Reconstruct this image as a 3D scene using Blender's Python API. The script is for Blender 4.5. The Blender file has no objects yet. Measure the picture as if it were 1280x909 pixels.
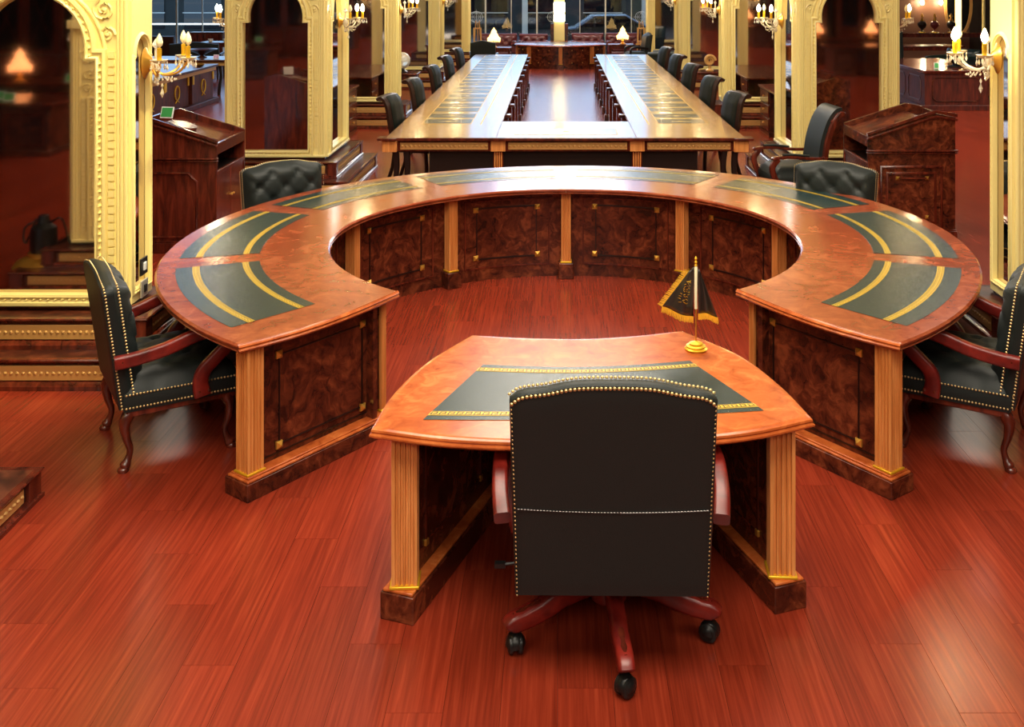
import bpy, bmesh, math, random
from mathutils import Vector, Matrix
from mathutils.geometry import tessellate_polygon
random.seed(7)
S = bpy.context.scene
C = S.collection
PI = math.pi
rad = math.radians

# ------------------------------------------------------------------ camera, world, lights, exposure
cd = bpy.data.cameras.new('camera'); cam = bpy.data.objects.new('camera', cd); C.objects.link(cam)
cam.location = (0, 0, 2.5); cam.rotation_euler = (PI/2, 0, 0)
cd.sensor_width = 36; cd.lens = 36*1290/1280
cd.shift_x = -57/1280; cd.shift_y = -(454.5+28)/1280
cd.clip_end = 300
S.camera = cam
S.view_settings.view_transform = 'Standard'; S.view_settings.look = 'None'
S.view_settings.exposure = 0.0; S.view_settings.gamma = 1.0; S.view_settings.use_curve_mapping = False
w = bpy.data.worlds.new('dusk_sky'); S.world = w; w.use_nodes = True
nt = w.node_tree; bg = nt.nodes['Background']
tc = nt.nodes.new('ShaderNodeTexCoord'); sp = nt.nodes.new('ShaderNodeSeparateXYZ'); cr = nt.nodes.new('ShaderNodeValToRGB')
nt.links.new(tc.outputs['Generated'], sp.inputs[0]); nt.links.new(sp.outputs['Z'], cr.inputs[0]); nt.links.new(cr.outputs[0], bg.inputs['Color'])
cr.color_ramp.elements[0].position = 0.0; cr.color_ramp.elements[0].color = (.42, .66, 1.0, 1)
cr.color_ramp.elements[1].position = 0.6; cr.color_ramp.elements[1].color = (.28, .45, .80, 1)
bg.inputs['Strength'].default_value = 3.2

def area(name, loc, sx, sy, power, col=(1, .89, .72), rot=(0, 0, 0)):
    l = bpy.data.lights.new(name, 'AREA'); l.shape = 'RECTANGLE'; l.size = sx; l.size_y = sy; l.energy = power; l.color = col
    o = bpy.data.objects.new(name, l); o.location = loc; o.rotation_euler = rot; C.objects.link(o); return o
area('ceiling_light_front', (0.2, 1.2, 6.3), 5.0, 3.0, 560)
area('ceiling_light_ring', (0.1, 7.0, 6.3), 5.0, 3.0, 520)
area('ceiling_light_aisle', (0.1, 15.5, 6.3), 3.0, 6.0, 420)
area('ceiling_light_left', (-9, 15, 6.3), 5.0, 8.0, 700)
area('ceiling_light_right', (9, 15, 6.3), 5.0, 8.0, 850)
area('ceiling_light_rear', (0, -5, 6.3), 12.0, 3.0, 750)

# ------------------------------------------------------------------ materials
def srgb(r, g, b):
    return tuple((c/255/12.92 if c/255 <= .04045 else ((c/255+.055)/1.055)**2.4) for c in (r, g, b)) + (1,)
def newmat(name):
    m = bpy.data.materials.new(name); m.use_nodes = True
    return m, m.node_tree, m.node_tree.nodes['Principled BSDF']
def plain(name, col, rough=.5, metal=0, coat=0, bump=0, bscale=200, spec=.5):
    m, t, b = newmat(name)
    b.inputs['Base Color'].default_value = col; b.inputs['Roughness'].default_value = rough; b.inputs['Metallic'].default_value = metal
    b.inputs['Coat Weight'].default_value = coat; b.inputs['Coat Roughness'].default_value = .12; b.inputs['Specular IOR Level'].default_value = spec
    tc = t.nodes.new('ShaderNodeTexCoord'); n = t.nodes.new('ShaderNodeTexNoise'); n.inputs['Scale'].default_value = bscale; n.inputs['Detail'].default_value = 3
    t.links.new(tc.outputs['Object'], n.inputs['Vector'])
    if bump:
        bp = t.nodes.new('ShaderNodeBump'); bp.inputs['Strength'].default_value = bump; bp.inputs['Distance'].default_value = .002
        t.links.new(n.outputs['Fac'], bp.inputs['Height']); t.links.new(bp.outputs[0], b.inputs['Normal'])
    else:
        mx = t.nodes.new('ShaderNodeMapRange'); mx.inputs['To Min'].default_value = max(rough-.04, 0); mx.inputs['To Max'].default_value = rough+.04
        t.links.new(n.outputs['Fac'], mx.inputs['Value']); t.links.new(mx.outputs[0], b.inputs['Roughness'])
    return m
def wood(name, cols, scale=(1, 1, 1), dist=1.0, nscale=4.0, rough=.25, coat=.4, island=False, pos=(.28, .45, .58, .75), bump=.05):
    """noise stretched along the grain -> colour ramp"""
    m, t, b = newmat(name)
    tc = t.nodes.new('ShaderNodeTexCoord'); mp = t.nodes.new('ShaderNodeMapping'); mp.inputs['Scale'].default_value = scale
    src = tc.outputs['Object']
    geo = t.nodes.new('ShaderNodeNewGeometry'); oi = t.nodes.new('ShaderNodeObjectInfo')
    off = t.nodes.new('ShaderNodeVectorMath'); off.operation = 'SCALE'; off.inputs[0].default_value = (13.7, 7.1, 9.3)
    t.links.new(oi.outputs['Random'] if not island else geo.outputs['Random Per Island'], off.inputs['Scale'])
    add = t.nodes.new('ShaderNodeVectorMath'); add.operation = 'ADD'
    t.links.new(src, mp.inputs['Vector']); t.links.new(mp.outputs[0], add.inputs[0]); t.links.new(off.outputs[0], add.inputs[1])
    n = t.nodes.new('ShaderNodeTexNoise'); n.inputs['Scale'].default_value = nscale; n.inputs['Detail'].default_value = 4; n.inputs['Roughness'].default_value = .58; n.inputs['Distortion'].default_value = dist
    t.links.new(add.outputs[0], n.inputs['Vector'])
    r = t.nodes.new('ShaderNodeValToRGB'); e = r.color_ramp.elements
    e[0].position = pos[0]; e[0].color = cols[0]; e[1].position = pos[3]; e[1].color = cols[3]
    for i in (1, 2):
        x = e.new(pos[i]); x.color = cols[i]
    t.links.new(n.outputs['Fac'], r.inputs[0])
    col = r.outputs[0]
    if island:
        hsv = t.nodes.new('ShaderNodeHueSaturation'); mr = t.nodes.new('ShaderNodeMapRange'); mr.inputs['To Min'].default_value = .86; mr.inputs['To Max'].default_value = 1.12
        t.links.new(geo.outputs['Random Per Island'], mr.inputs['Value'])
        ma = t.nodes.new('ShaderNodeMath'); ma.operation = 'ADD'; ma.use_clamp = False
        t.links.new(mr.outputs[0], hsv.inputs['Value']); t.links.new(col, hsv.inputs['Color']); col = hsv.outputs[0]
        t.nodes.remove(ma)
    t.links.new(col, b.inputs['Base Color'])
    b.inputs['Roughness'].default_value = rough; b.inputs['Coat Weight'].default_value = coat; b.inputs['Coat Roughness'].default_value = .1
    if bump:
        bp = t.nodes.new('ShaderNodeBump'); bp.inputs['Strength'].default_value = bump; bp.inputs['Distance'].default_value = .002
        t.links.new(n.outputs['Fac'], bp.inputs['Height']); t.links.new(bp.outputs[0], b.inputs['Normal'])
    return m
def emit(name, col, s):
    m, t, b = newmat(name)
    b.inputs['Base Color'].default_value = col; b.inputs['Emission Color'].default_value = col; b.inputs['Emission Strength'].default_value = s
    return m

def burl(name, cols, scale=1.0, rough=.2, coat=.0, pos=(.3, .45, .57, .72)):
    m, t, b = newmat(name)
    tc = t.nodes.new('ShaderNodeTexCoord'); oi = t.nodes.new('ShaderNodeObjectInfo')
    off = t.nodes.new('ShaderNodeVectorMath'); off.operation = 'SCALE'; off.inputs[0].default_value = (13.7, 7.1, 9.3); t.links.new(oi.outputs['Random'], off.inputs['Scale'])
    a0 = t.nodes.new('ShaderNodeVectorMath'); a0.operation = 'ADD'; t.links.new(tc.outputs['Object'], a0.inputs[0]); t.links.new(off.outputs[0], a0.inputs[1])
    n1 = t.nodes.new('ShaderNodeTexNoise'); n1.inputs['Scale'].default_value = 2.6*scale; n1.inputs['Detail'].default_value = 3
    t.links.new(a0.outputs[0], n1.inputs['Vector'])
    sc = t.nodes.new('ShaderNodeVectorMath'); sc.operation = 'SCALE'; sc.inputs['Scale'].default_value = .55/scale; t.links.new(n1.outputs['Color'], sc.inputs[0])
    a1 = t.nodes.new('ShaderNodeVectorMath'); a1.operation = 'ADD'; t.links.new(a0.outputs[0], a1.inputs[0]); t.links.new(sc.outputs[0], a1.inputs[1])
    n2 = t.nodes.new('ShaderNodeTexNoise'); n2.inputs['Scale'].default_value = 7.5*scale; n2.inputs['Detail'].default_value = 7; n2.inputs['Roughness'].default_value = .6; n2.inputs['Distortion'].default_value = .5
    t.links.new(a1.outputs[0], n2.inputs['Vector'])
    mx = t.nodes.new('ShaderNodeMix'); mx.inputs[0].default_value = .3; t.links.new(n2.outputs['Fac'], mx.inputs[2]); t.links.new(n1.outputs['Fac'], mx.inputs[3])
    r = t.nodes.new('ShaderNodeValToRGB'); e = r.color_ramp.elements
    e[0].position = pos[0]; e[0].color = cols[0]; e[1].position = pos[3]; e[1].color = cols[3]
    for i in (1, 2):
        x = e.new(pos[i]); x.color = cols[i]
    t.links.new(mx.outputs[0], r.inputs[0]); t.links.new(r.outputs[0], b.inputs['Base Color'])
    b.inputs['Roughness'].default_value = rough; b.inputs['Coat Weight'].default_value = coat; b.inputs['Coat Roughness'].default_value = .1
    return m

M = {}
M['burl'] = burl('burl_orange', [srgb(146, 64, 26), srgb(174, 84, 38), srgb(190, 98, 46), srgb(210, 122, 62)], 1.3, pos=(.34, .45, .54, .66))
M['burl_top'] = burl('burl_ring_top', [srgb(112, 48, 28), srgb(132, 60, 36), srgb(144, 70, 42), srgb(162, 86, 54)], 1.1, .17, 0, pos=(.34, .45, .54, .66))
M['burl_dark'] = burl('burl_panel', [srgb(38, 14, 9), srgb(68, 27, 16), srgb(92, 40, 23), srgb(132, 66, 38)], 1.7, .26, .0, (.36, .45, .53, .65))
M['mahogany'] = wood('mahogany', [srgb(50, 18, 12), srgb(78, 28, 17), srgb(100, 38, 23), srgb(124, 52, 32)], (6, 6, .9), .6, 3.0, .25, .4, bump=0)
M['redwood'] = wood('arm_wood', [srgb(70, 14, 11), srgb(104, 22, 16), srgb(124, 30, 21), srgb(144, 42, 29)], (3, 3, 3), .5, 3.0, .36, .12, bump=0)
M['darkwood'] = burl('dark_veneer', [srgb(32, 14, 10), srgb(56, 24, 16), srgb(78, 36, 23), srgb(104, 52, 32)], 1.2, .3, .2, (.38, .46, .53, .62))
M['blackwood'] = plain('blackened_wood', srgb(22, 12, 9), .35, coat=.2)
M['oak'] = wood('fluted_oak', [srgb(186, 108, 50), srgb(206, 130, 66), srgb(220, 146, 80), srgb(232, 164, 96)], (14, 14, .8), .3, 3.0, .35, .2)
M['honey'] = wood('table_satinwood', [srgb(140, 96, 54), srgb(158, 112, 66), srgb(170, 124, 76), srgb(184, 140, 92)], (1, 14, 1), .3, 3.0, .2, .4)
M['floor'] = wood('laminate_planks', [srgb(106, 35, 20), srgb(122, 41, 24), srgb(132, 46, 27), srgb(148, 57, 34)], (30, .8, 1), .4, 2.4, .24, 0, island=True, bump=0, pos=(.25, .44, .56, .75))
M['leather'] = plain('black_leather', srgb(29, 35, 34), .48, coat=.0, bump=.25, bscale=260, spec=.3)
M['matte_mahogany'] = wood('matte_mahogany', [srgb(46, 14, 10), srgb(74, 24, 15), srgb(94, 34, 21), srgb(116, 46, 28)], (6, 6, .9), .6, 3.0, .5, 0, bump=0)
M['panelling'] = plain('brown_panelling', srgb(110, 74, 56), .5)
M['conf_pad'] = plain('conference_pad_leather', srgb(22, 26, 22), .42, spec=.25)
M['leather_top'] = plain('green_black_leather', srgb(32, 50, 50), .27, bump=.15, bscale=400)
M['leather_brown'] = plain('oxblood_leather', srgb(44, 22, 16), .38, bump=.15, bscale=120, spec=.3)
M['maroon'] = plain('maroon_leather', srgb(96, 36, 40), .32, coat=.2)
M['green_leather'] = plain('dark_green_leather', srgb(22, 40, 36), .35, coat=.2)
M['gold'] = plain('gold_foil', srgb(226, 178, 40), .34, metal=.55)
M['gold_flat'] = plain('gold_band_print', srgb(232, 190, 52), .4, metal=.15)
M['brass'] = plain('brass', srgb(214, 162, 70), .3, metal=.75)
M['gilt'] = plain('gilt_carving', srgb(206, 158, 92), .4, metal=.3, bump=.6, bscale=60)
M['nail'] = plain('brass_nail', srgb(214, 186, 128), .3, metal=.8)
M['cream'] = plain('cream_lacquer', srgb(244, 226, 150), .35, bump=.12, bscale=30, coat=.15)
M['mirror'] = plain('smoked_mirror', (.64, .54, .46, 1), .035, metal=1)
M['mirror'].node_tree.nodes['Principled BSDF'].inputs['Roughness'].default_value = .03
M['plastic'] = plain('black_plastic', srgb(20, 22, 22), .35)
M['white'] = plain('white_card', srgb(235, 235, 230), .5)
M['green_card'] = plain('green_card', srgb(70, 170, 90), .5)
M['fringe'] = plain('gold_fringe', srgb(236, 180, 40), .6, bump=.5, bscale=300)
M['satin'] = plain('dark_satin', srgb(46, 38, 34), .3, coat=.3)
M['pole_white'] = plain('white_sleeve', srgb(250, 240, 200), .35)
M['wall'] = plain('dark_wall', srgb(40, 24, 20), .6)
M['ceil'] = plain('ceiling_paint', srgb(120, 100, 80), .8)
M['asphalt'] = plain('asphalt', srgb(34, 28, 26), .6, bump=.3, bscale=30)
M['facade'] = plain('shop_facade', srgb(30, 34, 28), .7)
M['metal'] = plain('pale_metal', srgb(200, 196, 184), .35, metal=.6)
M['carpaint'] = plain('car_paint', srgb(30, 24, 22), .25, coat=.6)
M['dglass'] = plain('dark_glass', srgb(14, 16, 18), .05)
M['chrome'] = plain('chrome', srgb(200, 200, 200), .1, metal=1)
M['bulb'] = emit('lit_bulb', (1, .82, .5, 1), 70)
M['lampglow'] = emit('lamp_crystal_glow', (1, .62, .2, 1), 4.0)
M['amber'] = emit('amber_crystal_glow', (1, .42, .16, 1), 2.2)
M['signlight'] = emit('backlit_sign', (1, .93, .72, 1), 10)
M['signyellow'] = emit('backlit_sign_yellow', (1, .85, .25, 1), 4)
M['added_glow'] = emit('added_lamp_glow', (1, .94, .86, 1), 30)
M['tube'] = emit('light_tube', (.9, .95, 1, 1), 2.0)
m, t, b = newmat('crystal'); M['crystal'] = m
b.inputs['Base Color'].default_value = (1, .93, .75, 1); b.inputs['Roughness'].default_value = .05; b.inputs['IOR'].default_value = 1.5; b.inputs['Transmission Weight'].default_value = .55
m, t, b = newmat('window_glass'); M['glass'] = m
for n in list(t.nodes):
    if n.type != 'OUTPUT_MATERIAL': t.nodes.remove(n)
out = t.nodes['Material Output']; tr = t.nodes.new('ShaderNodeBsdfTransparent'); gl = t.nodes.new('ShaderNodeBsdfGlossy'); gl.inputs['Roughness'].default_value = .02
fr = t.nodes.new('ShaderNodeFresnel'); mx = t.nodes.new('ShaderNodeMixShader'); tr.inputs['Color'].default_value = (.93, .96, .95, 1)
t.links.new(fr.outputs[0], mx.inputs[0]); t.links.new(tr.outputs[0], mx.inputs[1]); t.links.new(gl.outputs[0], mx.inputs[2]); t.links.new(mx.outputs[0], out.inputs[0])

# ------------------------------------------------------------------ mesh helpers
class MB:
    def __init__(s): s.v = []; s.f = []
    def add(s, vs, fs, mat=None):
        n = len(s.v)
        s.v += [tuple(mat @ Vector(p)) if mat else tuple(p) for p in vs]
        s.f += [tuple(i+n for i in f) for f in fs]
        return s
    def box(s, x0, x1, y0, y1, z0, z1, mat=None):
        vs = [(x, y, z) for z in (z0, z1) for y in (y0, y1) for x in (x0, x1)]
        return s.add(vs, [(0, 2, 3, 1), (4, 5, 7, 6), (0, 1, 5, 4), (2, 6, 7, 3), (0, 4, 6, 2), (1, 3, 7, 5)], mat)
    def prism(s, poly, z0, z1, mat=None):
        n = len(poly)
        vs = [(x, y, z0) for x, y in poly] + [(x, y, z1) for x, y in poly]
        tr = tessellate_polygon([[Vector((x, y, 0)) for x, y in poly]])
        fs = [tuple(a) for a in tr] + [tuple(i+n for i in a) for a in tr]
        fs += [(i, (i+1) % n, (i+1) % n+n, i+n) for i in range(n)]
        return s.add(vs, fs, mat)
    def plate(s, outer, inner, z0, z1, mat=None):
        """polygon with one hole, extruded"""
        tr = tessellate_polygon([[Vector((x, y, 0)) for x, y in outer], [Vector((x, y, 0)) for x, y in inner]])
        pts = list(outer)+list(inner); n = len(pts); no = len(outer); ni = len(inner)
        vs = [(x, y, z0) for x, y in pts] + [(x, y, z1) for x, y in pts]
        fs = [tuple(a) for a in tr] + [tuple(i+n for i in a) for a in tr]
        fs += [(i, (i+1) % no, (i+1) % no+n, i+n) for i in range(no)]
        fs += [(no+i, no+(i+1) % ni, no+(i+1) % ni+n, no+i+n) for i in range(ni)]
        return s.add(vs, fs, mat)
    def grid(s, rows, closed_u=False, closed_v=False, caps=False):
        """rows: list of lists of points"""
        nr, nc = len(rows), len(rows[0]); vs = [p for r in rows for p in r]; fs = []
        for i in range(nr if closed_u else nr-1):
            for j in range(nc if closed_v else nc-1):
                a = i*nc+j; b_ = i*nc+(j+1) % nc; c = ((i+1) % nr)*nc+(j+1) % nc; d = ((i+1) % nr)*nc+j
                fs.append((a, b_, c, d))
        if caps:
            fs.append(tuple(range(nc))[::-1]); fs.append(tuple((nr-1)*nc+j for j in range(nc)))
        return s.add(vs, fs)
    def lathe(s, prof, seg=20, c=(0, 0, 0), mat=None):
        vs = []; fs = []
        for k in range(seg):
            a = 2*PI*k/seg
            for r, z in prof: vs.append((c[0]+r*math.cos(a), c[1]+r*math.sin(a), c[2]+z))
        n = len(prof)
        for k in range(seg):
            for j in range(n-1):
                fs.append((k*n+j, ((k+1) % seg)*n+j, ((k+1) % seg)*n+j+1, k*n+j+1))
        fs.append(tuple(k*n for k in range(seg))[::-1]); fs.append(tuple(k*n+n-1 for k in range(seg)))
        return s.add(vs, fs, mat)
    def tube(s, path, r, seg=8, hint=(1, 0, 0), sq=False, closed=False):
        """r: radius, (a,b), or list of those. hint: direction of first section axis"""
        P = [Vector(p) for p in path]; n = len(P); rows = []
        for i, p in enumerate(P):
            if closed: t = P[(i+1) % n]-P[i-1]
            else: t = P[min(i+1, n-1)]-P[max(i-1, 0)]
            t.normalize(); h = Vector(hint); a = h-t*h.dot(t)
            if a.length < 1e-4: a = t.orthogonal()
            a.normalize(); b_ = t.cross(a)
            ri = r[i] if isinstance(r, list) else r
            ra, rb = ri if isinstance(ri, tuple) else (ri, ri)
            row = []
            for k in range(seg):
                an = 2*PI*(k+.5)/seg; ca, sa = math.cos(an), math.sin(an)
                if sq:
                    q = .42; ca = math.copysign(abs(ca)**q, ca); sa = math.copysign(abs(sa)**q, sa)
                row.append(tuple(p+a*ra*ca+b_*rb*sa))
            rows.append(row)
        return s.grid(rows, closed_u=closed, closed_v=True, caps=not closed)
    def sweep(s, path, prof, closed, f):
        """mitred sweep in a plane; prof = (offset to the right of travel, height); f(u,v,h)->xyz"""
        n = len(path); rows = []
        for i in range(n):
            p = Vector(path[i]);
            a = (p-Vector(path[i-1])) if (i or closed) else None
            b_ = (Vector(path[(i+1) % n])-p) if (i < n-1 or closed) else None
            if a is None: a = b_
            if b_ is None: b_ = a
            a = a.normalized(); b_ = b_.normalized()
            na = Vector((a.y, -a.x)); nb = Vector((b_.y, -b_.x)); m_ = na+nb
            if m_.length < 1e-5: m_ = na
            m_ = m_/max(m_.dot(na), .35)
            rows.append([f(p.x+m_.x*o, p.y+m_.y*o, h) for o, h in prof])
        return s.grid(rows, closed_u=closed, caps=False)
    def dot(s, p, n, r, seg=6):
        """small domed nail head at p facing n"""
        n = Vector(n).normalized(); a = n.orthogonal().normalized(); b_ = n.cross(a); p = Vector(p)
        vs = [tuple(p+(a*math.cos(2*PI*k/seg)+b_*math.sin(2*PI*k/seg))*r) for k in range(seg)]
        vs += [tuple(p+n*r*.5+(a*math.cos(2*PI*k/seg)+b_*math.sin(2*PI*k/seg))*r*.6) for k in range(seg)] + [tuple(p+n*r*.7)]
        fs = [(k, (k+1) % seg, seg+(k+1) % seg, seg+k) for k in range(seg)]+[(seg+k, seg+(k+1) % seg, 2*seg) for k in range(seg)]
        return s.add(vs, fs)
    def mesh(s, name, mat, smooth=35):
        me = bpy.data.meshes.new(name); me.from_pydata(s.v, [], s.f)
        bm = bmesh.new(); bm.from_mesh(me); bmesh.ops.recalc_face_normals(bm, faces=bm.faces); bm.to_mesh(me); bm.free()
        me.materials.append(M[mat] if isinstance(mat, str) else mat)
        if smooth:
            me.polygons.foreach_set('use_smooth', [True]*len(me.polygons))
            me.set_sharp_from_angle(angle=rad(smooth))
        return me
    def build(s, name, mat, parent=None, bevel=0, smooth=35, loc=None, rot=None, seg=2):
        o = bpy.data.objects.new(name, s.mesh(name, mat, smooth)); C.objects.link(o)
        if parent: o.parent = parent
        if loc: o.location = loc
        if rot: o.rotation_euler = rot
        if bevel:
            md = o.modifiers.new('bevel', 'BEVEL'); md.width = bevel; md.segments = seg; md.limit_method = 'ANGLE'; md.angle_limit = rad(40)
        return o
def stuff(o): o['kind'] = 'stuff'; return o
def struct(o): o['kind'] = 'structure'; return o
def tag(o, label, cat, group=None):
    o['label'] = label; o['category'] = cat
    if group: o['group'] = group
    return o
def thing(name, label, cat, loc=(0, 0, 0), rz=0, group=None):
    o = bpy.data.objects.new(name, None); C.objects.link(o); o.location = loc; o.rotation_euler = (0, 0, rz); o.empty_display_size = .1
    return tag(o, label, cat, group)
def copy_tree(o, parent=None):
    c = o.copy(); C.objects.link(c); c.parent = parent
    for ch in list(o.children): copy_tree(ch, c)
    return c
def dup(o, label, loc, rz=0, sc=None, group=None):
    c = copy_tree(o); c.location = loc; c.rotation_euler = (0, 0, rz); c['label'] = label
    if sc: c.scale = sc
    if group: c['group'] = group
    return c
def lin(a, b, n): return [a+(b-a)*i/(n-1) for i in range(n)]
def interp(x, pts):
    if x <= pts[0][0]: return pts[0][1]
    for (x0, y0), (x1, y1) in zip(pts, pts[1:]):
        if x <= x1:
            t = (x-x0)/(x1-x0); return y0+(y1-y0)*t
    return pts[-1][1]
def bez(P, n):
    """Catmull-Rom through points"""
    P = [Vector(p) for p in P]; Q = [P[0]*2-P[1]]+P+[P[-1]*2-P[-2]]; o = []
    for i in range(1, len(Q)-2):
        for k in range(n):
            t = k/n; a, b_, c, d = Q[i-1], Q[i], Q[i+1], Q[i+2]
            o.append(.5*((2*b_)+(c-a)*t+(2*a-5*b_+4*c-d)*t*t+(3*b_-a-3*c+d)*t**3))
    o.append(P[-1]); return [tuple(p) for p in o]
def fluted_poly(w, n=4, g=.009):
    """square post outline with n grooves on each side"""
    pts = []; h = w/2
    for k in range(4):
        a = k*PI/2; ca, sa = math.cos(a), math.sin(a); loc = [(-h, -h)]
        m_ = h*.22; step = (w-2*m_)/n
        for i in range(n):
            x0 = -h+m_+i*step
            loc += [(x0+step*.12, -h), (x0+step*.3, -h+g), (x0+step*.7, -h+g), (x0+step*.88, -h)]
        for x, y in loc: pts.append((x*ca-y*sa, x*sa+y*ca))
    return pts
def T(x, y, z=0, a=0): return Matrix.Translation((x, y, z)) @ Matrix.Rotation(a, 4, 'Z')

# ------------------------------------------------------------------ SETTING: floor, ceiling, walls, storefront
fl = struct(MB().box(-16, 16, -9, 31.6, -.12, -.012).build('floor', 'blackwood', smooth=0))
PW, PL = .195, 1.21
def plank_at(i, j):
    x0 = i*PW; y0 = j*PL+((i*37) % 10)/10*PL
    return x0, y0
cand = []
for i in range(-82, 82):
    for j in range(-9, 27):
        x0, y0 = plank_at(i, j)
        if x0 < -15.9 or x0 > 15.7 or y0 < -9 or y0+PL > 31.5: continue
        cx, cy = x0+PW/2, y0+PL/2
        vis = cy > 2.9 and -(697+90)/1290*cy < cx < (583+90)/1290*cy
        hidden = math.hypot(cx-.07, cy-7.05) > 1.75 and math.hypot(cx-.07, cy-7.05) < 2.3 and cy > 5.4
        cand.append(((cy if vis and not hidden else 1000+cy), i, j, x0, y0))
cand.sort()
PM = None; field = MB()
for k, (key, i, j, x0, y0) in enumerate(cand):
    if k < 300:
        q = MB().box(0, PW-.0010, 0, PL-.0012, -.012, 0)
        if PM is None:
            PM = q.mesh('plank', 'floor', 0)
            m2 = M['floor'].copy(); m2.name = 'laminate_single_plank'
            tt = m2.node_tree
            oi = [n for n in tt.nodes if n.type == 'OBJECT_INFO'][0]
            for l in list(tt.links):
                if l.from_socket.name == 'Random Per Island':
                    ts = l.to_socket; tt.links.remove(l); tt.links.new(oi.outputs['Random'], ts)
            PM.materials[0] = m2
        o = bpy.data.objects.new('plank', PM); C.objects.link(o); o.parent = fl; o.location = (x0, y0, 0)
    else:
        field.box(x0, x0+PW-.001, y0, y0+PL-.0012, -.012, 0)
stuff(field.build('plank_field', 'floor', fl, smooth=0))
struct(MB().box(-16, 16, -9, 31.6, 6.8, 6.95).build('ceiling', 'ceil', smooth=0))
struct(MB().box(-16.2, -16, -9, 31.6, 0, 6.8).build('wall_left', 'wall', smooth=0))
struct(MB().box(16, 16.2, -9, 31.6, 0, 6.8).build('wall_right', 'wall', smooth=0))
struct(MB().box(-16, 16, -9.2, -9, 0, 6.8).build('wall_back', 'wall', smooth=0))

# storefront window, Y = 31.5
SY = 31.5
win = struct(MB().box(-16, 9.4, SY-.05, SY+.05, 0, .12).build('window_1', 'metal', smooth=0))
xs = [-.63-.785*k for k in range(20)]+[.68, 1.46, 2.25]+[2.25+.785*k for k in range(1, 10)]
for k, x in enumerate(sorted(xs)):
    th = .045 if k % 2 else .022
    MB().box(x-th/2, x+th/2, SY-.04, SY+.04, .12, 6.8).build('mullion', 'metal', win, smooth=0)
for z in (2.6, 4.6):
    MB().box(-16, 9.4, SY-.03, SY+.03, z, z+.05).build('transom', 'metal', win, smooth=0)
MB().box(-16, 9.4, SY-.004, SY+.004, .12, 6.8).build('pane', 'glass', win, smooth=0)
for x in (-2.48, 2.56, -.12):       # etched emblems on the glass
    e = MB()
    e.tube([(x+.19*math.cos(a), SY-.012, 1.3+.17*math.sin(a)) for a in lin(0, 2*PI, 29)[:-1]], .006, 4, (0, 1, 0), closed=True)
    e.tube([(x+.13*math.cos(a), SY-.012, 1.3+.16*math.sin(a)) for a in lin(0, 2*PI, 29)[:-1]], .004, 4, (0, 1, 0), closed=True)
    e.tube([(x-.24, SY-.012, 1.3), (x+.24, SY-.012, 1.3)], .005, 4, (0, 1, 0)); e.tube([(x, SY-.012, 1.08), (x, SY-.012, 1.52)], .005, 4, (0, 1, 0))
    e.tube([(x, SY-.012, 1.44), (x+.1, SY-.012, 1.3), (x, SY-.012, 1.16), (x-.1, SY-.012, 1.3)], .005, 4, (0, 1, 0), closed=True)
    e.build('etched_emblem', 'white', win)
# street outside
struct(MB().box(-60, 60, 31.7, 90, -.3, -.12).build('street', 'asphalt', smooth=0))
bl = thing('street_building', 'low dark shop building across the street seen through storefront glass', 'building', (0, 47, -.12))
MB().box(-45, 45, 0, 8, 0, 2.35).build('wall', 'facade', bl, smooth=0)
MB().box(-45.2, 45.2, -.3, 8.2, 2.35, 2.55).build('roof', 'metal', bl, smooth=0)
for k in range(-8, 9):
    x = k*2.6+1.2
    o = MB().box(x, x+1.7, -.05, 0, .3, 1.9).build('shop_window', 'dglass', bl, smooth=0)
    MB().box(x-.05, x+1.75, -.09, -.05, 1.0, 1.04).build('glazing_bar', 'metal', o, smooth=0)
for k, x in enumerate((-1.6, 3.8)):
    MB().box(x, x+.25, -.5, -.2, 0, 2.35).build('pier', 'metal', bl, smooth=0)
car = thing('car', 'grey sedan parked on the street outside the storefront', 'car', (1.9, 37, -.12))
prof = [(-2.1, .25), (-2.1, .62), (-1.95, .78), (-1.3, .86), (-.7, 1.28), (.55, 1.3), (1.25, .9), (1.95, .82), (2.15, .65), (2.15, .25)]
MB().prism(prof, -.85, .85, Matrix.Rotation(PI/2, 4, 'X')).build('body', 'carpaint', car, bevel=.06)
MB().prism([(-1.15, .88), (-.66, 1.22), (.5, 1.24), (1.08, .9)], -.862, .862, Matrix.Rotation(PI/2, 4, 'X')).build('side_window', 'dglass', car)
for x in (-1.35, 1.35):
    for y in (-.8, .8):
        MB().lathe([(.02, -.1), (.3, -.1), (.33, -.06), (.33, .06), (.3, .1), (.02, .1)], 20, mat=T(x, y, .33) @ Matrix.Rotation(PI/2, 4, 'X')).build('wheel', 'plastic', car)
kb = MB().box(-30, -1.2, 34.6, 34.75, -.12, .14).build('kerb_rail', 'tube', smooth=0); tag(kb, 'long white light strip along the kerb outside left storefront', 'light')
kb = MB().box(-26, -9.0, 33.2, 33.26, .98, 1.03).build('light_tube', 'tube', smooth=0); tag(kb, 'thin white fluorescent line behind the far left glass wall', 'light')

# storefront centre column with backlit sign
t = thing('sign_column', 'cream centre column of the storefront carrying a lit sign', 'column', (.05, 30.9, 0))
MB().box(-.16, .16, -.15, .15, 0, 6.8).build('shaft', 'cream', t, .01)
MB().box(-.26, -.165, -.1, .1, 0, 1.12).build('side_panel', 'darkwood', t); MB().box(.165, .26, -.1, .1, 0, 1.12).build('side_panel', 'darkwood', t)
MB().box(-.165, .165, -.2, -.155, 1.48, 1.76).build('sign_panel', 'signlight', t)
MB().box(-.165, .165, -.2, -.155, 1.20, 1.40).build('sign_panel', 'signlight', t)
MB().box(-.165, .165, -.2, -.155, 1.41, 1.47).build('sign_stripe', 'signyellow', t)

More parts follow.
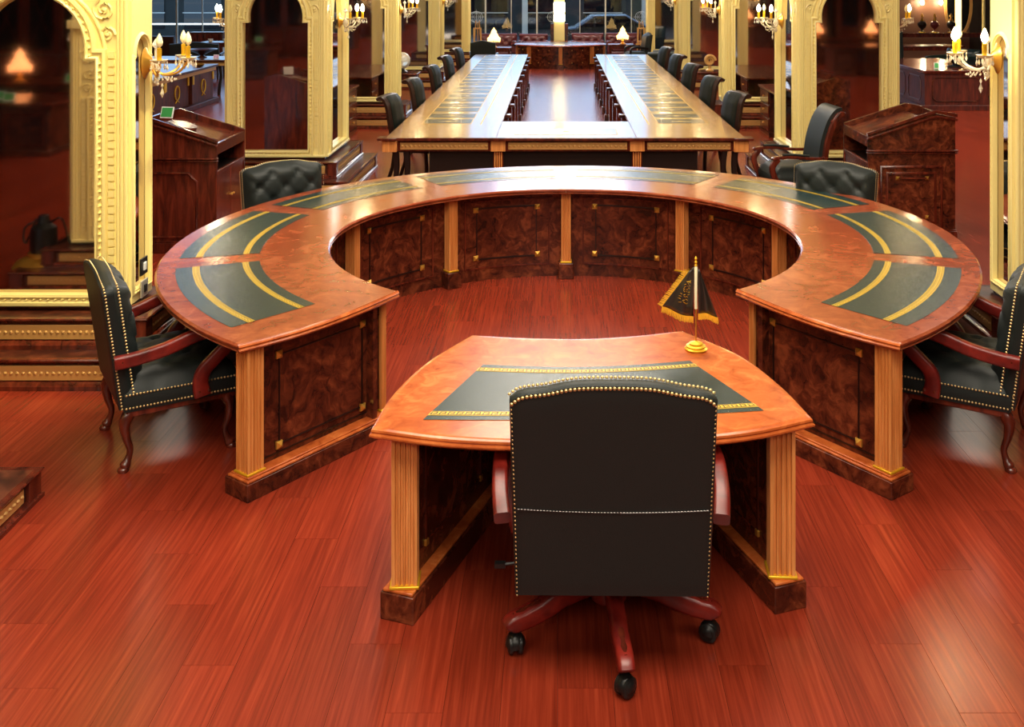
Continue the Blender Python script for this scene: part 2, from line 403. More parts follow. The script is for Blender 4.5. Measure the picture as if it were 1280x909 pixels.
# right rear wall niche (behind the mahogany desk)
rw = struct(MB().box(9.4, 16, 30.6, 31.5, 0, 6.8).build('wall_far_right', 'wall', smooth=0))
pa = tag(MB().box(0, 2.2, -.03, 0, 0, 2.3).build('wall_panel', 'panelling', smooth=0), 'reddish lit wall panelling behind vases on the far console', 'panel'); pa.location = (10.0, 30.59, .1)
mir = thing('gilt_wall_frame', 'tall dark wall mirror with stained centre strip above far console', 'mirror', (11.85, 30.55, .95))
MB().plate([(.42*math.cos(a), .75+.95*math.sin(a)) for a in lin(0, 2*PI, 25)[:-1]], [(.34*math.cos(a), .75+.85*math.sin(a)) for a in lin(0, 2*PI, 25)[:-1]], 0, .05, Matrix.Rotation(PI/2, 4, 'X')).build('frame', 'gilt', mir)
MB().prism([(.34*math.cos(a), .75+.85*math.sin(a)) for a in lin(0, 2*PI, 25)[:-1]], 0, .02, Matrix.Rotation(PI/2, 4, 'X')).build('glass', 'dglass', mir)
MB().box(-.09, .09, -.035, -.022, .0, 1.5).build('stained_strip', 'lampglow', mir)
for k, x in enumerate((12.55, 12.9, 13.2, 13.9)):
    c = thing('slim_column', ['first slim cream column right of the far wall mirror', 'second slim cream column right of the far wall mirror', 'third slim cream column right of the far wall mirror', 'slim cream column set apart near the right lit sconce'][k], 'column', (x, 30.4, 0), group=None)
    MB().lathe([(.09, 0), (.09, .1), (.05, .14), (.045, 3.0), (.08, 3.1)], 12).build('shaft', 'cream', c)
for k, x in enumerate((10.75, 11.3)):
    l = bpy.data.lights.new('niche_light', 'POINT'); l.energy = 14; l.color = (1, .75, .42); l.shadow_soft_size = .05
    o = bpy.data.objects.new('niche_light', l); o.location = (x, 30.3, 1.75); C.objects.link(o)
    b_ = tag(MB().lathe([(.01, -.06), (.05, -.03), (.06, .02), (.03, .08), (.005, .1)], 10).build('wall_light', 'bulb'), ['left lit bulb on the far right reddish wall', 'right lit bulb on the far right reddish wall'][k], 'light'); b_.location = (x, 30.42, 1.75)

# added lamp cluster above the view, for the white reflection on the ring desk
ch = thing('added_chandelier', 'added lamp cluster hung unseen high before the storefront', 'added_chandelier', (.1, 28.2, 5.3))
MB().lathe([(.02, 1.5), (.02, .6), (.12, .5), (.05, .3), (.16, 0), (.04, -.3), (.1, -.4), (.01, -.5)], 16).build('stem', 'brass', ch)
for k in range(12):
    a = 2*PI*k/12; r = 1.6 if k % 2 else 1.05
    br = MB().tube(bez([(0, 0, .1), (.4*math.cos(a), .4*math.sin(a), -.2), (1.2*math.cos(a), 1.2*math.sin(a), -.15), (r*math.cos(a), r*math.sin(a), .1)], 4), .015, 6, (0, 0, 1)).build('arm', 'brass', ch)
    MB().lathe([(.01, 0), (.2, .02), (.26, .16), (.24, .36), (.12, .5), (.01, .54)], 12, (r*math.cos(a), r*math.sin(a), .1)).build('shade', 'added_glow', br)

# ------------------------------------------------------------------ MIRROR PILLARS
ZF, ZT, ZP = .41, 1.975, 2.9         # frame bottom, throat, plate top
def arch_path(a, top=False):
    th = a*.83; R = a*.84; cz = ZT+math.sqrt(max(R*R-th*th, 0))+.02
    p = [(-a, ZF+.075), (-a, ZT)]
    a0 = math.pi+math.asin((cz-ZT)/R)
    arc = [(R*math.cos(t_), cz+R*math.sin(t_)) for t_ in lin(a0, -math.asin((cz-ZT)/R), 25)]
    arc[0] = (-th, ZT); arc[-1] = (th, ZT)
    return p+arc+[(a, ZT), (a, ZF+.075)]
def face_parts(parent, hw, M4, small=False):
    """one clad face of a pillar; local (u, v, h) -> M4 @ (u, -h, v)"""
    f = lambda u, v, h: tuple(M4 @ Vector((u, -h, v)))
    R90 = Matrix.Rotation(PI/2, 4, 'X')
    a = hw-(.042 if small else .2)
    op = arch_path(a); outer = [(-hw, ZF), (hw, ZF), (hw, ZP), (-hw, ZP)]
    MB().box(-a-.03, a+.03, .014, .02, ZF+.03, 2.6, M4).build('mirror_pane', 'mirror', parent, smooth=0)
    fr = MB().plate(outer, op[::-1], 0, .03, M4 @ Matrix.Translation((0, .012, 0)) @ R90).build('arch_frame', 'cream', parent)
    opc = op[::-1]                  # right jamb up .. so that outward offset is to the right of travel
    k_ = .45 if small else 1
    prof = [(0, .018), (0, .045*k_), (.012*k_, .052*k_), (.022*k_, .045*k_), (.026*k_, .03), (.034*k_, .032), (.05*k_, .05*k_), (.066*k_, .046*k_), (.072*k_, .018)]
    prof2 = [(-o, h) for o, h in prof]
    MB().sweep(op, prof2, True, f).build('opening_moulding', 'cream', fr, smooth=50)
    # rope of beads along the opening
    bd = MB(); sp_ = .045 if not small else .04; bo = .03*k_
    for (p0, p1) in zip(op, op[1:]+op[:1]):
        d = Vector(p1)-Vector(p0); L = d.length; n = max(1, int(L/sp_)); dn = d.normalized(); nr = Vector((-dn.y, dn.x))
        for i in range(n):
            c = Vector(p0)+d*(i+.5)/n+nr*bo; s_ = min(L/n, sp_)*.36
            vs = [f(c.x-dn.x*s_, c.y-dn.y*s_, .03), f(c.x+nr.x*.012*k_, c.y+nr.y*.012*k_, .03), f(c.x+dn.x*s_, c.y+dn.y*s_, .03), f(c.x-nr.x*.012*k_, c.y-nr.y*.012*k_, .03), f(c.x, c.y, .05*k_+.008)]
            bd.add(vs, [(0, 1, 4), (1, 2, 4), (2, 3, 4), (3, 0, 4)])
    stuff(bd.build('bead_trim', 'gilt' if small else 'cream', fr, smooth=0))
    if not small:
        # dentil blocks between opening and rib, reeds at the outer edge
        dn_ = MB()
        for sx in (-1, 1):
            z = ZF+.12
            while z < ZT+.02:
                dn_.box(sx*(a+.1)-.018, sx*(a+.1)+.018, -.034, -.016, z, z+.042, M4); z += .052
        stuff(dn_.build('dentil_trim', 'cream', fr, bevel=0))
        for sx in (-1, 1):
            for u_, r_ in ((hw-.062, .011), (hw-.038, .013), (hw-.013, .014)):
                MB().tube([f(sx*u_, ZF+.02, .018), f(sx*u_, ZP, .018)], r_, 8).build('reed', 'cream', fr)
        MB().box(-hw, hw, -.045, -.015, ZF, ZF+.03, M4).build('sill', 'cream', fr, bevel=.006)
        sc = MB()                   # carved scrolls in the spandrels
        for sx in (-1, 1):
            for (cu, cv, r0, tr_, ph) in ((hw-.13, ZT+.16, .055, 2.0, 0), (hw-.15, ZT+.32, .075, 2.2, 2), (hw-.14, ZT+.53, .085, 2.2, 4), (hw-.33, ZT+.62, .07, 2, 1)):
                pts = []
                for t_ in lin(0, 1, 18):
                    an = ph+tr_*2*PI*t_*.8; rr = r0*(1-t_*.85); pts.append(f(sx*(cu+rr*math.cos(an)), cv+rr*math.sin(an), .022))
                sc.tube(pts, [.012-.006*t_ for t_ in lin(0, 1, 18)], 6)
                sc.dot(f(sx*cu, cv, .02), Vector(f(0, 0, 1))-Vector(f(0, 0, 0)), .018)
        stuff(sc.build('carved_scrolls', 'cream', fr))
        cr_ = [f(R_*math.cos(t_), ZT+.02+R_*math.sin(t_), .02) for R_ in (a*.84+.125,) for t_ in lin(PI, 0, 25)]
        MB().tube(cr_, .014, 8).build('arch_rib', 'cream', fr)
        MB().box(-hw-.0, hw+.0, -.06, 0, ZP-.1, ZP, M4).build('cornice', 'cream', fr, bevel=.01)
def tier(parent, hx, hy, e, z0, z1, name):
    """one stepped base tier: wood body, gilt strips, cornice and plinth mouldings, corner blocks"""
    X, Y = hx+e, hy+e; H = z1-z0
    b_ = MB().box(-X, X, -Y, Y, z0, z1-.012).build(name, 'darkwood', parent, smooth=0)
    path = [(-X, -Y), (X, -Y), (X, Y), (-X, Y)]
    fm = lambda u, v, h: (u, v, h)
    MB().sweep(path, [(-.006, z1+.0005), (.026, z1), (.03, z1-.008), (.024, z1-.02), (.01, z1-.026), (.0, z1-.04)], True, fm).build('cornice', 'mahogany', b_)
    MB().box(-X+.002, X-.002, -Y+.002, Y-.002, z1-.0115, z1).build('tread', 'darkwood', b_, smooth=0)
    MB().sweep(path, [(0, z0+.05), (.012, z0+.045), (.022, z0+.03), (.03, z0+.026), (.03, z0), (-.02, z0)], True, fm).build('plinth_moulding', 'mahogany', b_)
    za, zb = z0+.055, z1-.045
    for (x0, x1, y0, y1, ax) in ((-X+.12, X-.12, -Y, -Y, 0), (-X+.12, X-.12, Y, Y, 0), (-X, -X, -Y+.12, Y-.12, 1), (X, X, -Y+.12, Y-.12, 1)):
        q = MB()
        if ax == 0: q.box(x0, x1, y0-.008, y1+.008, za, zb)
        else: q.box(x0-.008, x1+.008, y0, y1, za, zb)
        g = q.build('gilt_strip', 'gilt', b_, bevel=.003)
        L = (x1-x0) if ax == 0 else (y1-y0); n = max(3, int(L/.036)); rl = MB(); s_ = math.copysign(1, (y0 if ax == 0 else x0))
        for k in range(n):
            t_ = (k+.5)/n
            if ax == 0: rl.dot((x0+L*t_, y0+s_*.008, (za+zb)/2), (0, s_, 0), .013, 6)
            else: rl.dot((x0+s_*.008, y0+L*t_, (za+zb)/2), (s_, 0, 0), .013, 6)
        stuff(rl.build('carved_relief', 'gilt', g))
    for sx in (-1, 1):
        for sy in (-1, 1):
            cb = MB().box(sx*X-(.09 if sx > 0 else .02), sx*X+(.02 if sx > 0 else .09), sy*Y-(.09 if sy > 0 else .02), sy*Y+(.02 if sy > 0 else .09), z0, z1-.004)
            cbo = cb.build('corner_block', 'mahogany', b_, bevel=.004)
def make_pillar(hx, hy, label, loc):
    t = thing('mirror_pillar', label, 'pillar', loc)
    MB().box(-hx+.02, hx-.02, -hy+.02, hy-.02, 0, 6.8).build('shaft', 'blackwood', t, smooth=0)
    MB().box(-hx, hx, -hy, hy, .38, ZF).build('base_block', 'mahogany', t, bevel=.005)
    tier(t, hx, hy, .33, 0, .19, 'lower_tier'); tier(t, hx, hy, .16, .19, .38, 'upper_tier')
    face_parts(t, hx, T(0, -hy, 0, 0)); face_parts(t, hx, T(0, hy, 0, PI))
    sm = hy < .4
    face_parts(t, hy, T(-hx, 0, 0, -PI/2), sm); face_parts(t, hy, T(hx, 0, 0, PI/2), sm)
    MB().box(-hx, hx, -hy, hy, ZP, 6.79).build('upper_shaft', 'cream', t, smooth=0)
    return t
thick = make_pillar(.6, .62, 'second mirrored pillar on the left aisle side, behind the left lectern', (-3.28, 12.64, 0)); thick.scale = (.95, 1, 1)
thin = make_pillar(.61, .165, 'nearest mirrored pillar at left, beside the left green-cornered ring desk armchair', (-3.35, 6.76, 0))
thin['label'] = 'large mirrored pillar at left edge reflecting a lit lamp and desks'
LX, RX = -2.71, 2.79
dup(thick, 'second mirrored pillar on the right side, behind the burl lectern', (3.38, 12.62, 0))
dup(thin, 'mirrored pillar cut by the right picture edge beside two lit sconces', (3.54, 6.78, 0))
dup(thin, 'third mirrored pillar on the left, behind the nearest left conference chairs', (LX-.61, 17.55, 0))
dup(thin, 'third mirrored pillar on the right, behind the nearest right conference chairs', (RX+.61, 17.55, 0))
dup(thick, 'fourth mirrored pillar on the left, behind the glass ball table', (LX-.6, 24.05, 0))
dup(thick, 'fourth mirrored pillar on the right, behind the shell sculpture table', (RX+.6, 24.05, 0))
dup(thin, 'last cream pillar on the left next to the storefront', (-2.5-.61, 29.2, 0))
dup(thin, 'last cream pillar on the right next to the storefront', (2.54+.61, 29.2, 0))
p0 = dup(thick, 'pillar whose low stepped wooden base corner enters at left bottom edge', (-2.835-.6, 4.0, 0)); p0.scale = (1, 1, .74)

# ------------------------------------------------------------------ SCONCES (local +x points away from the wall)
def make_sconce(lit, label, loc, rz, energy=9):
    t = thing('wall_sconce', label, 'sconce', loc, rz)
    MB().lathe([(.005, 0), (.055, .005), (.07, .02), (.045, .035), (.03, .06), (.012, .07)], 16, mat=Matrix.Rotation(PI/2, 4, 'Y') @ Matrix.Scale(1.5, 4, (1, 0, 0))).build('backplate', 'brass', t)
    MB().lathe([(.004, -.14), (.02, -.12), (.01, -.08), (.035, -.03), (.03, .01), (.012, .03), (.01, .1), (.03, .12), (.004, .16)], 12, (.09, 0, 0)).build('stem', 'crystal', t)
    for k, (a, L) in enumerate(((-62, .24), (0, .22), (62, .24))):
        ca, sa = math.cos(rad(a)), math.sin(rad(a))
        pts = bez([(.05, 0, 0), (.08+.25*L*ca, .25*L*sa, -.075), (.08+.7*L*ca, .7*L*sa, -.06), (.08+L*ca, L*sa, .01)], 4)
        ar = MB().tube(pts, .0085, 6, (0, 0, 1)).build('arm', 'brass' if not lit else 'crystal', t)
        ex, ey = .08+L*ca, L*sa
        MB().lathe([(.006, 0), (.03, .006), (.052, .022), (.056, .026), (.03, .016), (.012, .012)], 12, (ex, ey, .012)).build('drip_dish', 'crystal', ar)
        MB().lathe([(.012, .02), (.015, .03), (.015, .1), (.006, .105)], 10, (ex, ey, .01)).build('candle_sleeve', 'gold', ar)
        MB().lathe([(.004, .105), (.019, .12), (.024, .14), (.017, .168), (.003, .195)], 8, (ex, ey, .01)).build('bulb', 'bulb' if lit and k else 'pole_white', ar)
        pr = MB()
        for j in range(5):
            b_ = 2*PI*j/5; px, py = ex+.05*math.cos(b_), ey+.05*math.sin(b_)
            pr.lathe([(.001, 0), (.006, -.012), (.001, -.02), (.009, -.045), (.001, -.062)], 5, (px, py, .03))
        for j in range(6):
            q = pts[2+j]; pr.lathe([(.001, .0), (.007, -.01), (.001, -.02)], 5, (q[0], q[1], q[2]-.012-.006*(j % 3)))
        stuff(pr.build('crystal_drops', 'crystal', ar))
    sw = MB()
    for j in range(7):
        t_ = j/6; z = -.05-.08*math.sin(PI*t_)
        for s in (-1, 1): sw.lathe([(.001, .009), (.009, 0), (.001, -.009)], 6, (.1+.16*t_*.6, s*(.02+.2*t_), z))
    sw.lathe([(.001, 0), (.01, -.02), (.002, -.035), (.014, -.07), (.001, -.1)], 6, (.13, 0, -.13))
    stuff(sw.build('crystal_swag', 'crystal', t))
    if lit:
        l = bpy.data.lights.new('sconce_light', 'POINT'); l.energy = energy; l.color = (1, .74, .36); l.shadow_soft_size = .04
        o = bpy.data.objects.new('sconce_light', l); o.location = (.34, 0, .16); C.objects.link(o); o.parent = t
    return t
dark_s = make_sconce(False, 'unlit gold and crystal sconce on the large left mirrored pillar', (LX-.01, 6.76, 1.94), 0)
t = thing('added_spotlight', 'added unseen spotlight that brightens the large left mirrored pillar', 'spotlight', (-1.6, 4.4, 6.8))  # added out of view to brighten the left pillar; its fixture is invented
MB().lathe([(.01, 0), (.08, 0), (.08, -.03), (.02, -.04), (.02, -.12), (.01, -.12)], 16).build('mount', 'plastic', t)
d_ = (Vector((-2.9, 6.6, 1.6))-Vector((-1.6, 4.4, 6.65))).normalized(); q_ = d_.to_track_quat('-Z', 'Y')
MB().lathe([(.03, .12), (.07, .08), (.08, -.06), (.07, -.06), (.05, .0)], 16, (0, 0, -.15)).build('added_lamp_head', 'plastic', t)
l = bpy.data.lights.new('spot', 'SPOT'); l.energy = 1500; l.color = (1, .84, .42); l.spot_size = rad(26); l.spot_blend = .8; l.shadow_soft_size = .08
o = bpy.data.objects.new('spot', l); o.location = (0, 0, -.24); o.rotation_mode = 'QUATERNION'; o.rotation_quaternion = q_; C.objects.link(o); o.parent = t
lit_s = make_sconce(True, 'lit crystal sconce with two glowing bulbs at the right picture edge', (2.91, 6.78, 1.97), PI, 12)
S_ = [('lit sconce on the aisle side of the second left pillar', (-2.69, 12.64, 1.97), 0), ('lit sconce on the outer side of the second left pillar, above the wreath desk', (-3.87, 12.64, 1.97), PI),
      ('lit sconce on the aisle side of the second right pillar', (2.76, 12.62, 1.97), PI), ('lit sconce on the outer side of the second right pillar, above the mahogany desk', (4.0, 12.62, 1.97), 0),
      ('lit sconce on the third left pillar', (LX+.02, 17.55, 1.95), 0), ('lit sconce on the third right pillar', (RX-.02, 17.55, 1.95), PI),
      ('small far sconce on the fourth left pillar', (LX+.02, 24.05, 1.95), 0), ('small far sconce on the fourth right pillar', (RX-.02, 24.05, 1.95), PI)]
for lb, lc, rz in S_: dup(lit_s, lb, lc, rz)
dup(dark_s, 'unlit gold sconce seen only in the large left mirror', (-4.02, 4.0, 1.97), PI)

# ------------------------------------------------------------------ RING DESK
CX, CY = .07, 7.05
RO = [(-53.7, 2.648), (-21.5, 2.615), (0, 2.62), (24, 2.60), (50, 2.60), (92, 2.515), (122, 2.50), (164, 2.535), (194, 2.615), (205, 2.637), (233.7, 2.681)]
RI = [(-54.5, 1.579), (-13, 1.549), (14, 1.523), (38, 1.502), (91.5, 1.437), (141, 1.486), (163, 1.545), (193, 1.589), (234, 1.619)]
def sm(x, T_):          # smoothed radius
    return (interp(x-9, T_)+interp(x-3, T_)+interp(x+3, T_)+interp(x+9, T_))/4
ro = lambda a: sm(a, RO)
ri = lambda a: sm(a, RI)
def RP(a, r, z): return (CX+r*math.cos(rad(a)), CY+r*math.sin(rad(a)), z)
ring = thing('ring_conference_desk', 'large open ring-shaped burl desk with green-black leather writing pads', 'desk', (0, 0, 0))
A0, A1 = -53.7, 233.7; SEG = (A1-A0)/8
TOPZ = .757
def end_bulge(a, f_):   # f_ 0 inner .. 1 outer; the two free ends are slightly convex
    b_ = 1.6*math.sin(PI*f_)
    if a < A0+12: return -b_*(1-(a-A0)/12)
    if a > A1-12: return b_*(1-(A1-a)/12)
    return 0
def rbox(mb, a0, a1, r0, r1, z0, z1, n=6):
    """box bent round the ring; r0/r1 are functions of the angle or numbers"""
    g = lambda r, a: r(a) if callable(r) else r
    rows = []
    for a in lin(a0, a1, n+1):
        rows.append([RP(a, g(r0, a), z0), RP(a, g(r1, a), z0), RP(a, g(r1, a), z1), RP(a, g(r0, a), z1)])
    mb.grid(rows, closed_v=True, caps=True); return mb
def greek(parent, P, L, wd, name='gold_band'):
    """P(s, t) -> surface point, s metres along, t -0.5..0.5 across; z added by h"""
    g = MB(); n = max(4, int(L/.06)); rows = [[P(L*i/n, -.5, .0009), P(L*i/n, .5, .0009)] for i in range(n+1)]
    g.grid(rows); gb = g.build(name, 'gold_flat', parent, smooth=0)
    k = MB(); u = wd*.78; m_ = int(L/u); u = L/m_
    def q(s0, s1, t0, t1): k.add([P(s0, t0, .0014), P(s1, t0, .0014), P(s1, t1, .0014), P(s0, t1, .0014)], [(0, 1, 2, 3)])
    for i in range(m_):
        s = i*u; w_ = u*.13
        q(s+w_, s+w_*2, -.3, .3); q(s+w_, s+u*.86, .2, .3); q(s+u*.74, s+u*.86, -.12, .3); q(s+u*.42, s+u*.86, -.12, -.02); q(s+w_, s+u+w_, -.3, -.21)
    for t_ in (-.44, .39):
        for i in range(n): k.add([P(L*i/n, t_, .0014), P(L*(i+1)/n, t_, .0014), P(L*(i+1)/n, t_+.05, .0014), P(L*i/n, t_+.05, .0014)], [(0, 1, 2, 3)])
    stuff(k.build('key_pattern', 'leather_top', gb, smooth=0))
for k in range(8):
    a0, a1 = A0+SEG*k, A0+SEG*(k+1); g = .04
    rows = []; N = 14
    # cross section inner edge -> outer edge: (side, offset, z)
    cs = [(0, .05, .715), (0, .012, .715), (0, .004, .722), (0, .014, .730), (0, .002, .738), (0, .0, .748), (0, .012, TOPZ)]
    FR = (.15, .3, .5, .7, .85)
    sec = cs + [(2, f_, TOPZ) for f_ in FR] + [(1, o_, z_) for (_, o_, z_) in cs[::-1]] + [(2, f_, .715) for f_ in FR[::-1]]
    b_ = MB()
    for i in range(N+1):
        a = a0+g+(a1-a0-2*g)*i/N; Ri, Ro = ri(a), ro(a); row = []
        for (sd, o_, z_) in sec:
            r = Ri+o_ if sd == 0 else (Ro-o_ if sd == 1 else Ri+(Ro-Ri)*o_)
            row.append(RP(a+end_bulge(a, (r-Ri)/(Ro-Ri)), r, z_))
        rows.append(row)
    b_.grid(rows, closed_v=True)
    nc = len(cs); nf = len(FR); ns = len(sec)
    for row in (rows[0], rows[-1]):
        b_.add(row[:nc]+[row[nc], row[-1]], [tuple(range(nc+2))])
        b_.add(row[nc+nf:2*nc+nf]+[row[2*nc+nf], row[nc+nf-1]], [tuple(range(nc+2))])
        for q in range(nf-1): b_.add([row[nc+q], row[nc+q+1], row[ns-2-q], row[ns-1-q]], [(0, 1, 2, 3)])
    top = b_.build('worktop', 'burl_top', ring, smooth=28)
    if k in (0, 7):     # moulded free end
        ae = A0+g if k == 0 else A1-g; sg = -1 if k == 0 else 1; e_ = MB(); rows = []
        for f_ in lin(0, 1, 15):
            row = []
            for (d, z_) in ((-.004, TOPZ+.0006), (.004, .752), (.010, .744), (.004, .736), (.012, .728), (.004, .718), (-.02, .714)):
                r = ri(ae)+(ro(ae)-ri(ae))*f_; a = ae+end_bulge(ae, f_)+sg*math.degrees(d/r); row.append(RP(a, r, z_))
            rows.append(row)
        e_.grid(rows).build('edge_moulding', 'burl', top)
    # leather pad let into the top
    m0 = 2.6 if k != 0 else 5.2; m1 = 2.6 if k != 7 else 5.2
    pin = lambda a: ri(a)+(ro(a)-ri(a))*.42; pout = lambda a: ro(a)-.115
    pd = MB(); rows = []
    for i in range(17):
        a = a0+m0+(a1-a0-m0-m1)*i/16; rows.append([RP(a, pin(a), TOPZ+.0004), RP(a, pin(a), TOPZ+.0018), RP(a, pout(a), TOPZ+.0018), RP(a, pout(a), TOPZ+.0004)])
    pad = pd.grid(rows).build('leather_pad', 'leather_top', top, smooth=0)
    # thin gold line round the pad edge + two greek-key bands
    for rr, wd in ((lambda a: pin(a)+.085, .036), (lambda a: pout(a)-.115, .040)):
        mid = (a0+a1)/2; L = rad(a1-a0-m0-m1)*rr(mid)
        P = lambda s, t, h, rr=rr, wd=wd, L=L: RP(a0+m0+(a1-a0-m0-m1)*s/L, rr(a0+m0+(a1-a0-m0-m1)*s/L)+t*wd, TOPZ+.0018+h)
        greek(top, P, L, wd)
    # curved burl panel closing the inner side
    rin = lambda a: ri(a)+.16
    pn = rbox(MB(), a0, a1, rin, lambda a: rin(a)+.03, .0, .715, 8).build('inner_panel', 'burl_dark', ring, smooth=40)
    mm = 5.0
    for (e0, zz0, zz1, wda, th, mt) in ((mm, .10, .66, .35, .010, 'mahogany'), (mm+3.8, .17, .60, .25, .006, 'blackwood')):
        fr = MB(); ra = lambda a, th=th: rin(a)-th
        rbox(fr, a0+e0, a1-e0, ra, rin, zz0, zz0+.012, 8); rbox(fr, a0+e0, a1-e0, ra, rin, zz1-.012, zz1, 8)
        rbox(fr, a0+e0, a0+e0+wda, ra, rin, zz0, zz1, 1); rbox(fr, a1-e0-wda, a1-e0, ra, rin, zz0, zz1, 1)
        fr.build('panel_moulding', mt, pn)
    for ae in (a0+mm+3.6, a1-mm-3.6):
        for z in (.19, .585):
            s_ = MB(); p = Vector(RP(ae, rin(ae)-.001, z)); n = Vector((-math.cos(rad(ae)), -math.sin(rad(ae)), 0)); u_ = Vector((-n.y, n.x, 0)); v_ = Vector((0, 0, 1)); h = .021
            vs = [p+u_*h*i+v_*h*j for i, j in ((-1, -1), (1, -1), (1, 1), (-1, 1))]; vs2 = [q+n*.008 for q in vs]
            s_.add([p+(q-p)*1.0 for q in vs]+vs2+[p+n*.022], [(0, 1, 5, 4), (1, 2, 6, 5), (2, 3, 7, 6), (3, 0, 4, 7), (4, 5, 8), (5, 6, 8), (6, 7, 8), (7, 4, 8)])
            s_.build('brass_stud', 'brass', pn, smooth=0)
FP = fluted_poly(.078, 4, .009)
def pilaster(parent, x, y, ang, z0=.13, z1=.715, w=.078, nm='fluted_pilaster'):
    s_ = w/.078
    o = MB().prism([(px*s_, py*s_) for px, py in FP], z0, z1).build(nm, 'oak', parent, smooth=20, loc=(x, y, 0), rot=(0, 0, ang))
    c = MB(); h = w/2
    c.box(-h-.008, h+.008, -h-.008, h+.008, z0, z0+.012)
    c.build('foot_collar', 'gold', o, bevel=.003)  # thin yellow collar round the foot of the post
    return o
for k in range(0, 9):
    a = A0+SEG*k
    if 0 < k < 8:
        r_ = ri(a)+.115; p = RP(a, r_, 0)
        pilaster(ring, p[0], p[1], rad(a)+PI/2)
        MB().box(-.062, .062, -.062, .062, 0, .13).build('plinth_block', 'burl_dark', ring, bevel=.006, loc=(p[0], p[1], 0), rot=(0, 0, rad(a)+PI/2))
        q = RP(a, ro(a)-.2, 0)
        pilaster(ring, q[0], q[1], rad(a)+PI/2)
        MB().box(-.055, .055, -.055, .055, 0, .13).build('plinth_block', 'burl_dark', ring, bevel=.006, loc=(q[0], q[1], 0), rot=(0, 0, rad(a)+PI/2))
        rbox(MB(), a-.5, a+.5, ri(a)+.19, ro(a)-.24, 0, .715, 1).build('divider_panel', 'darkwood', ring)
    else:
        sg = 1 if k == 0 else -1          # direction into the desk
        # end panel in local coords: x along radius, y = out of the free end
        p = Vector(RP(a, ri(a)+.06, 0)); q = Vector(RP(a, ro(a)-.06, 0)); d = (q-p); L = d.length
        ang = math.atan2(d.y, d.x); flip = -1 if k == 0 else 1
        Mx = Matrix.Translation(p) @ Matrix.Rotation(ang, 4, 'Z') @ Matrix.Scale(flip, 4, (0, 1, 0))
        # +y local now points away from the desk
        y0 = -.055
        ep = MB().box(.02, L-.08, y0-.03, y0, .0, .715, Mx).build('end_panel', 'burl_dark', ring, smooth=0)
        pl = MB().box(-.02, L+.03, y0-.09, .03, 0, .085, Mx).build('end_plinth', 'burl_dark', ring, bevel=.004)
        MB().box(-.012, L+.022, y0-.08, .022, .085, .097, Mx).box(0, L+.01, y0-.07, .01, .097, .106, Mx).build('plinth_moulding', 'burl', pl, bevel=.004)
        fr = MB(); x0, x1, z0, z1 = .16, L-.22, .17, .62
        for bx in ((x0, x1, z0, z0+.006), (x0, x1, z1-.006, z1), (x0, x0+.006, z0, z1), (x1-.006, x1, z0, z1)): fr.box(bx[0], bx[1], y0, y0+.006, bx[2], bx[3], Mx)
        for bx in ((.05, L-.1, .13, .136), (.05, L-.1, .68, .686)): fr.box(bx[0], bx[1], y0, y0+.004, bx[2], bx[3], Mx)
        fr.build('panel_moulding', 'blackwood', ep)
        for xx in (x0+.0, x1-.0):
            for zz in (z0+.0, z1-.0):
                s_ = MB(); h = .019
                s_.add([(xx-h, y0, zz-h), (xx+h, y0, zz-h), (xx+h, y0, zz+h), (xx-h, y0, zz+h), (xx-h, y0+.009, zz-h), (xx+h, y0+.009, zz-h), (xx+h, y0+.009, zz+h), (xx-h, y0+.009, zz+h), (xx, y0+.026, zz)],
                       [(0, 1, 5, 4), (1, 2, 6, 5), (2, 3, 7, 6), (3, 0, 4, 7), (4, 5, 8), (5, 6, 8), (6, 7, 8), (7, 4, 8)], Mx)
                s_.build('brass_stud', 'brass', ep, smooth=0)
        c_ = Mx @ Vector((L-.045, -.05, 0)); pilaster(ring, c_.x, c_.y, ang, z0=.106, w=.092)
        c_ = Mx @ Vector((.02, -.05, 0)); pilaster(ring, c_.x, c_.y, ang, z0=.106, w=.036)

# ------------------------------------------------------------------ EXECUTIVE DESK IN FRONT
desk = thing('executive_desk', 'fan-shaped burl executive desk with a leather pad, in front of the ring opening', 'desk', (0, 0, 0))
L_ = bez([(-.722, 3.987), (-.689, 4.329), (-.593, 4.688), (-.422, 5.041)], 6)
B_ = bez([(-.422, 5.041), (-.15, 5.0), (.12, 4.99), (.38, 5.03), (.615, 5.102)], 4)
R_ = bez([(.615, 5.102), (.837, 4.784), (.951, 4.429), (1.011, 4.082)], 6)
F_ = bez([(1.011, 4.082), (.72, 3.955), (.33, 3.885), (-.05, 3.872), (-.40, 3.90), (-.722, 3.987)], 5)
loop = L_[:-1]+B_[:-1]+R_[:-1]+F_[:-1]      # clockwise seen from above
loop = [(p[0], p[1]) for p in loop][::-1]    # counter-clockwise: outward is to the right
ins = MB()
tp = MB(); rows_prof = [(-.03, TOPZ), (-.012, TOPZ), (-.002, .752), (0, .745), (-.004, .739), (.006, .733), (.006, .727), (-.004, .720), (-.012, .714), (-.05, .714)]
tp.sweep(loop, rows_prof, True, lambda u, v, h: (u, v, h))
n = len(loop); vtop = [tp.v[i*len(rows_prof)] for i in range(n)]
dk = MB().add(tp.v, tp.f)
tr = tessellate_polygon([[Vector((p[0], p[1], 0)) for p in vtop]])
dk.add(vtop, [tuple(a) for a in tr]); vb = [tp.v[i*len(rows_prof)+len(rows_prof)-1] for i in range(n)]
dk.add(vb, [tuple(a) for a in tr])
dtop = dk.build('desk_top', 'burl', desk, smooth=28)
padc = [(-.53, 4.065), (.83, 4.15), (.60, 4.69), (-.335, 4.645)]
PQ = lambda s, t: tuple(Vector(padc[0]).lerp(Vector(padc[1]), s).lerp(Vector(padc[3]).lerp(Vector(padc[2]), s), t))
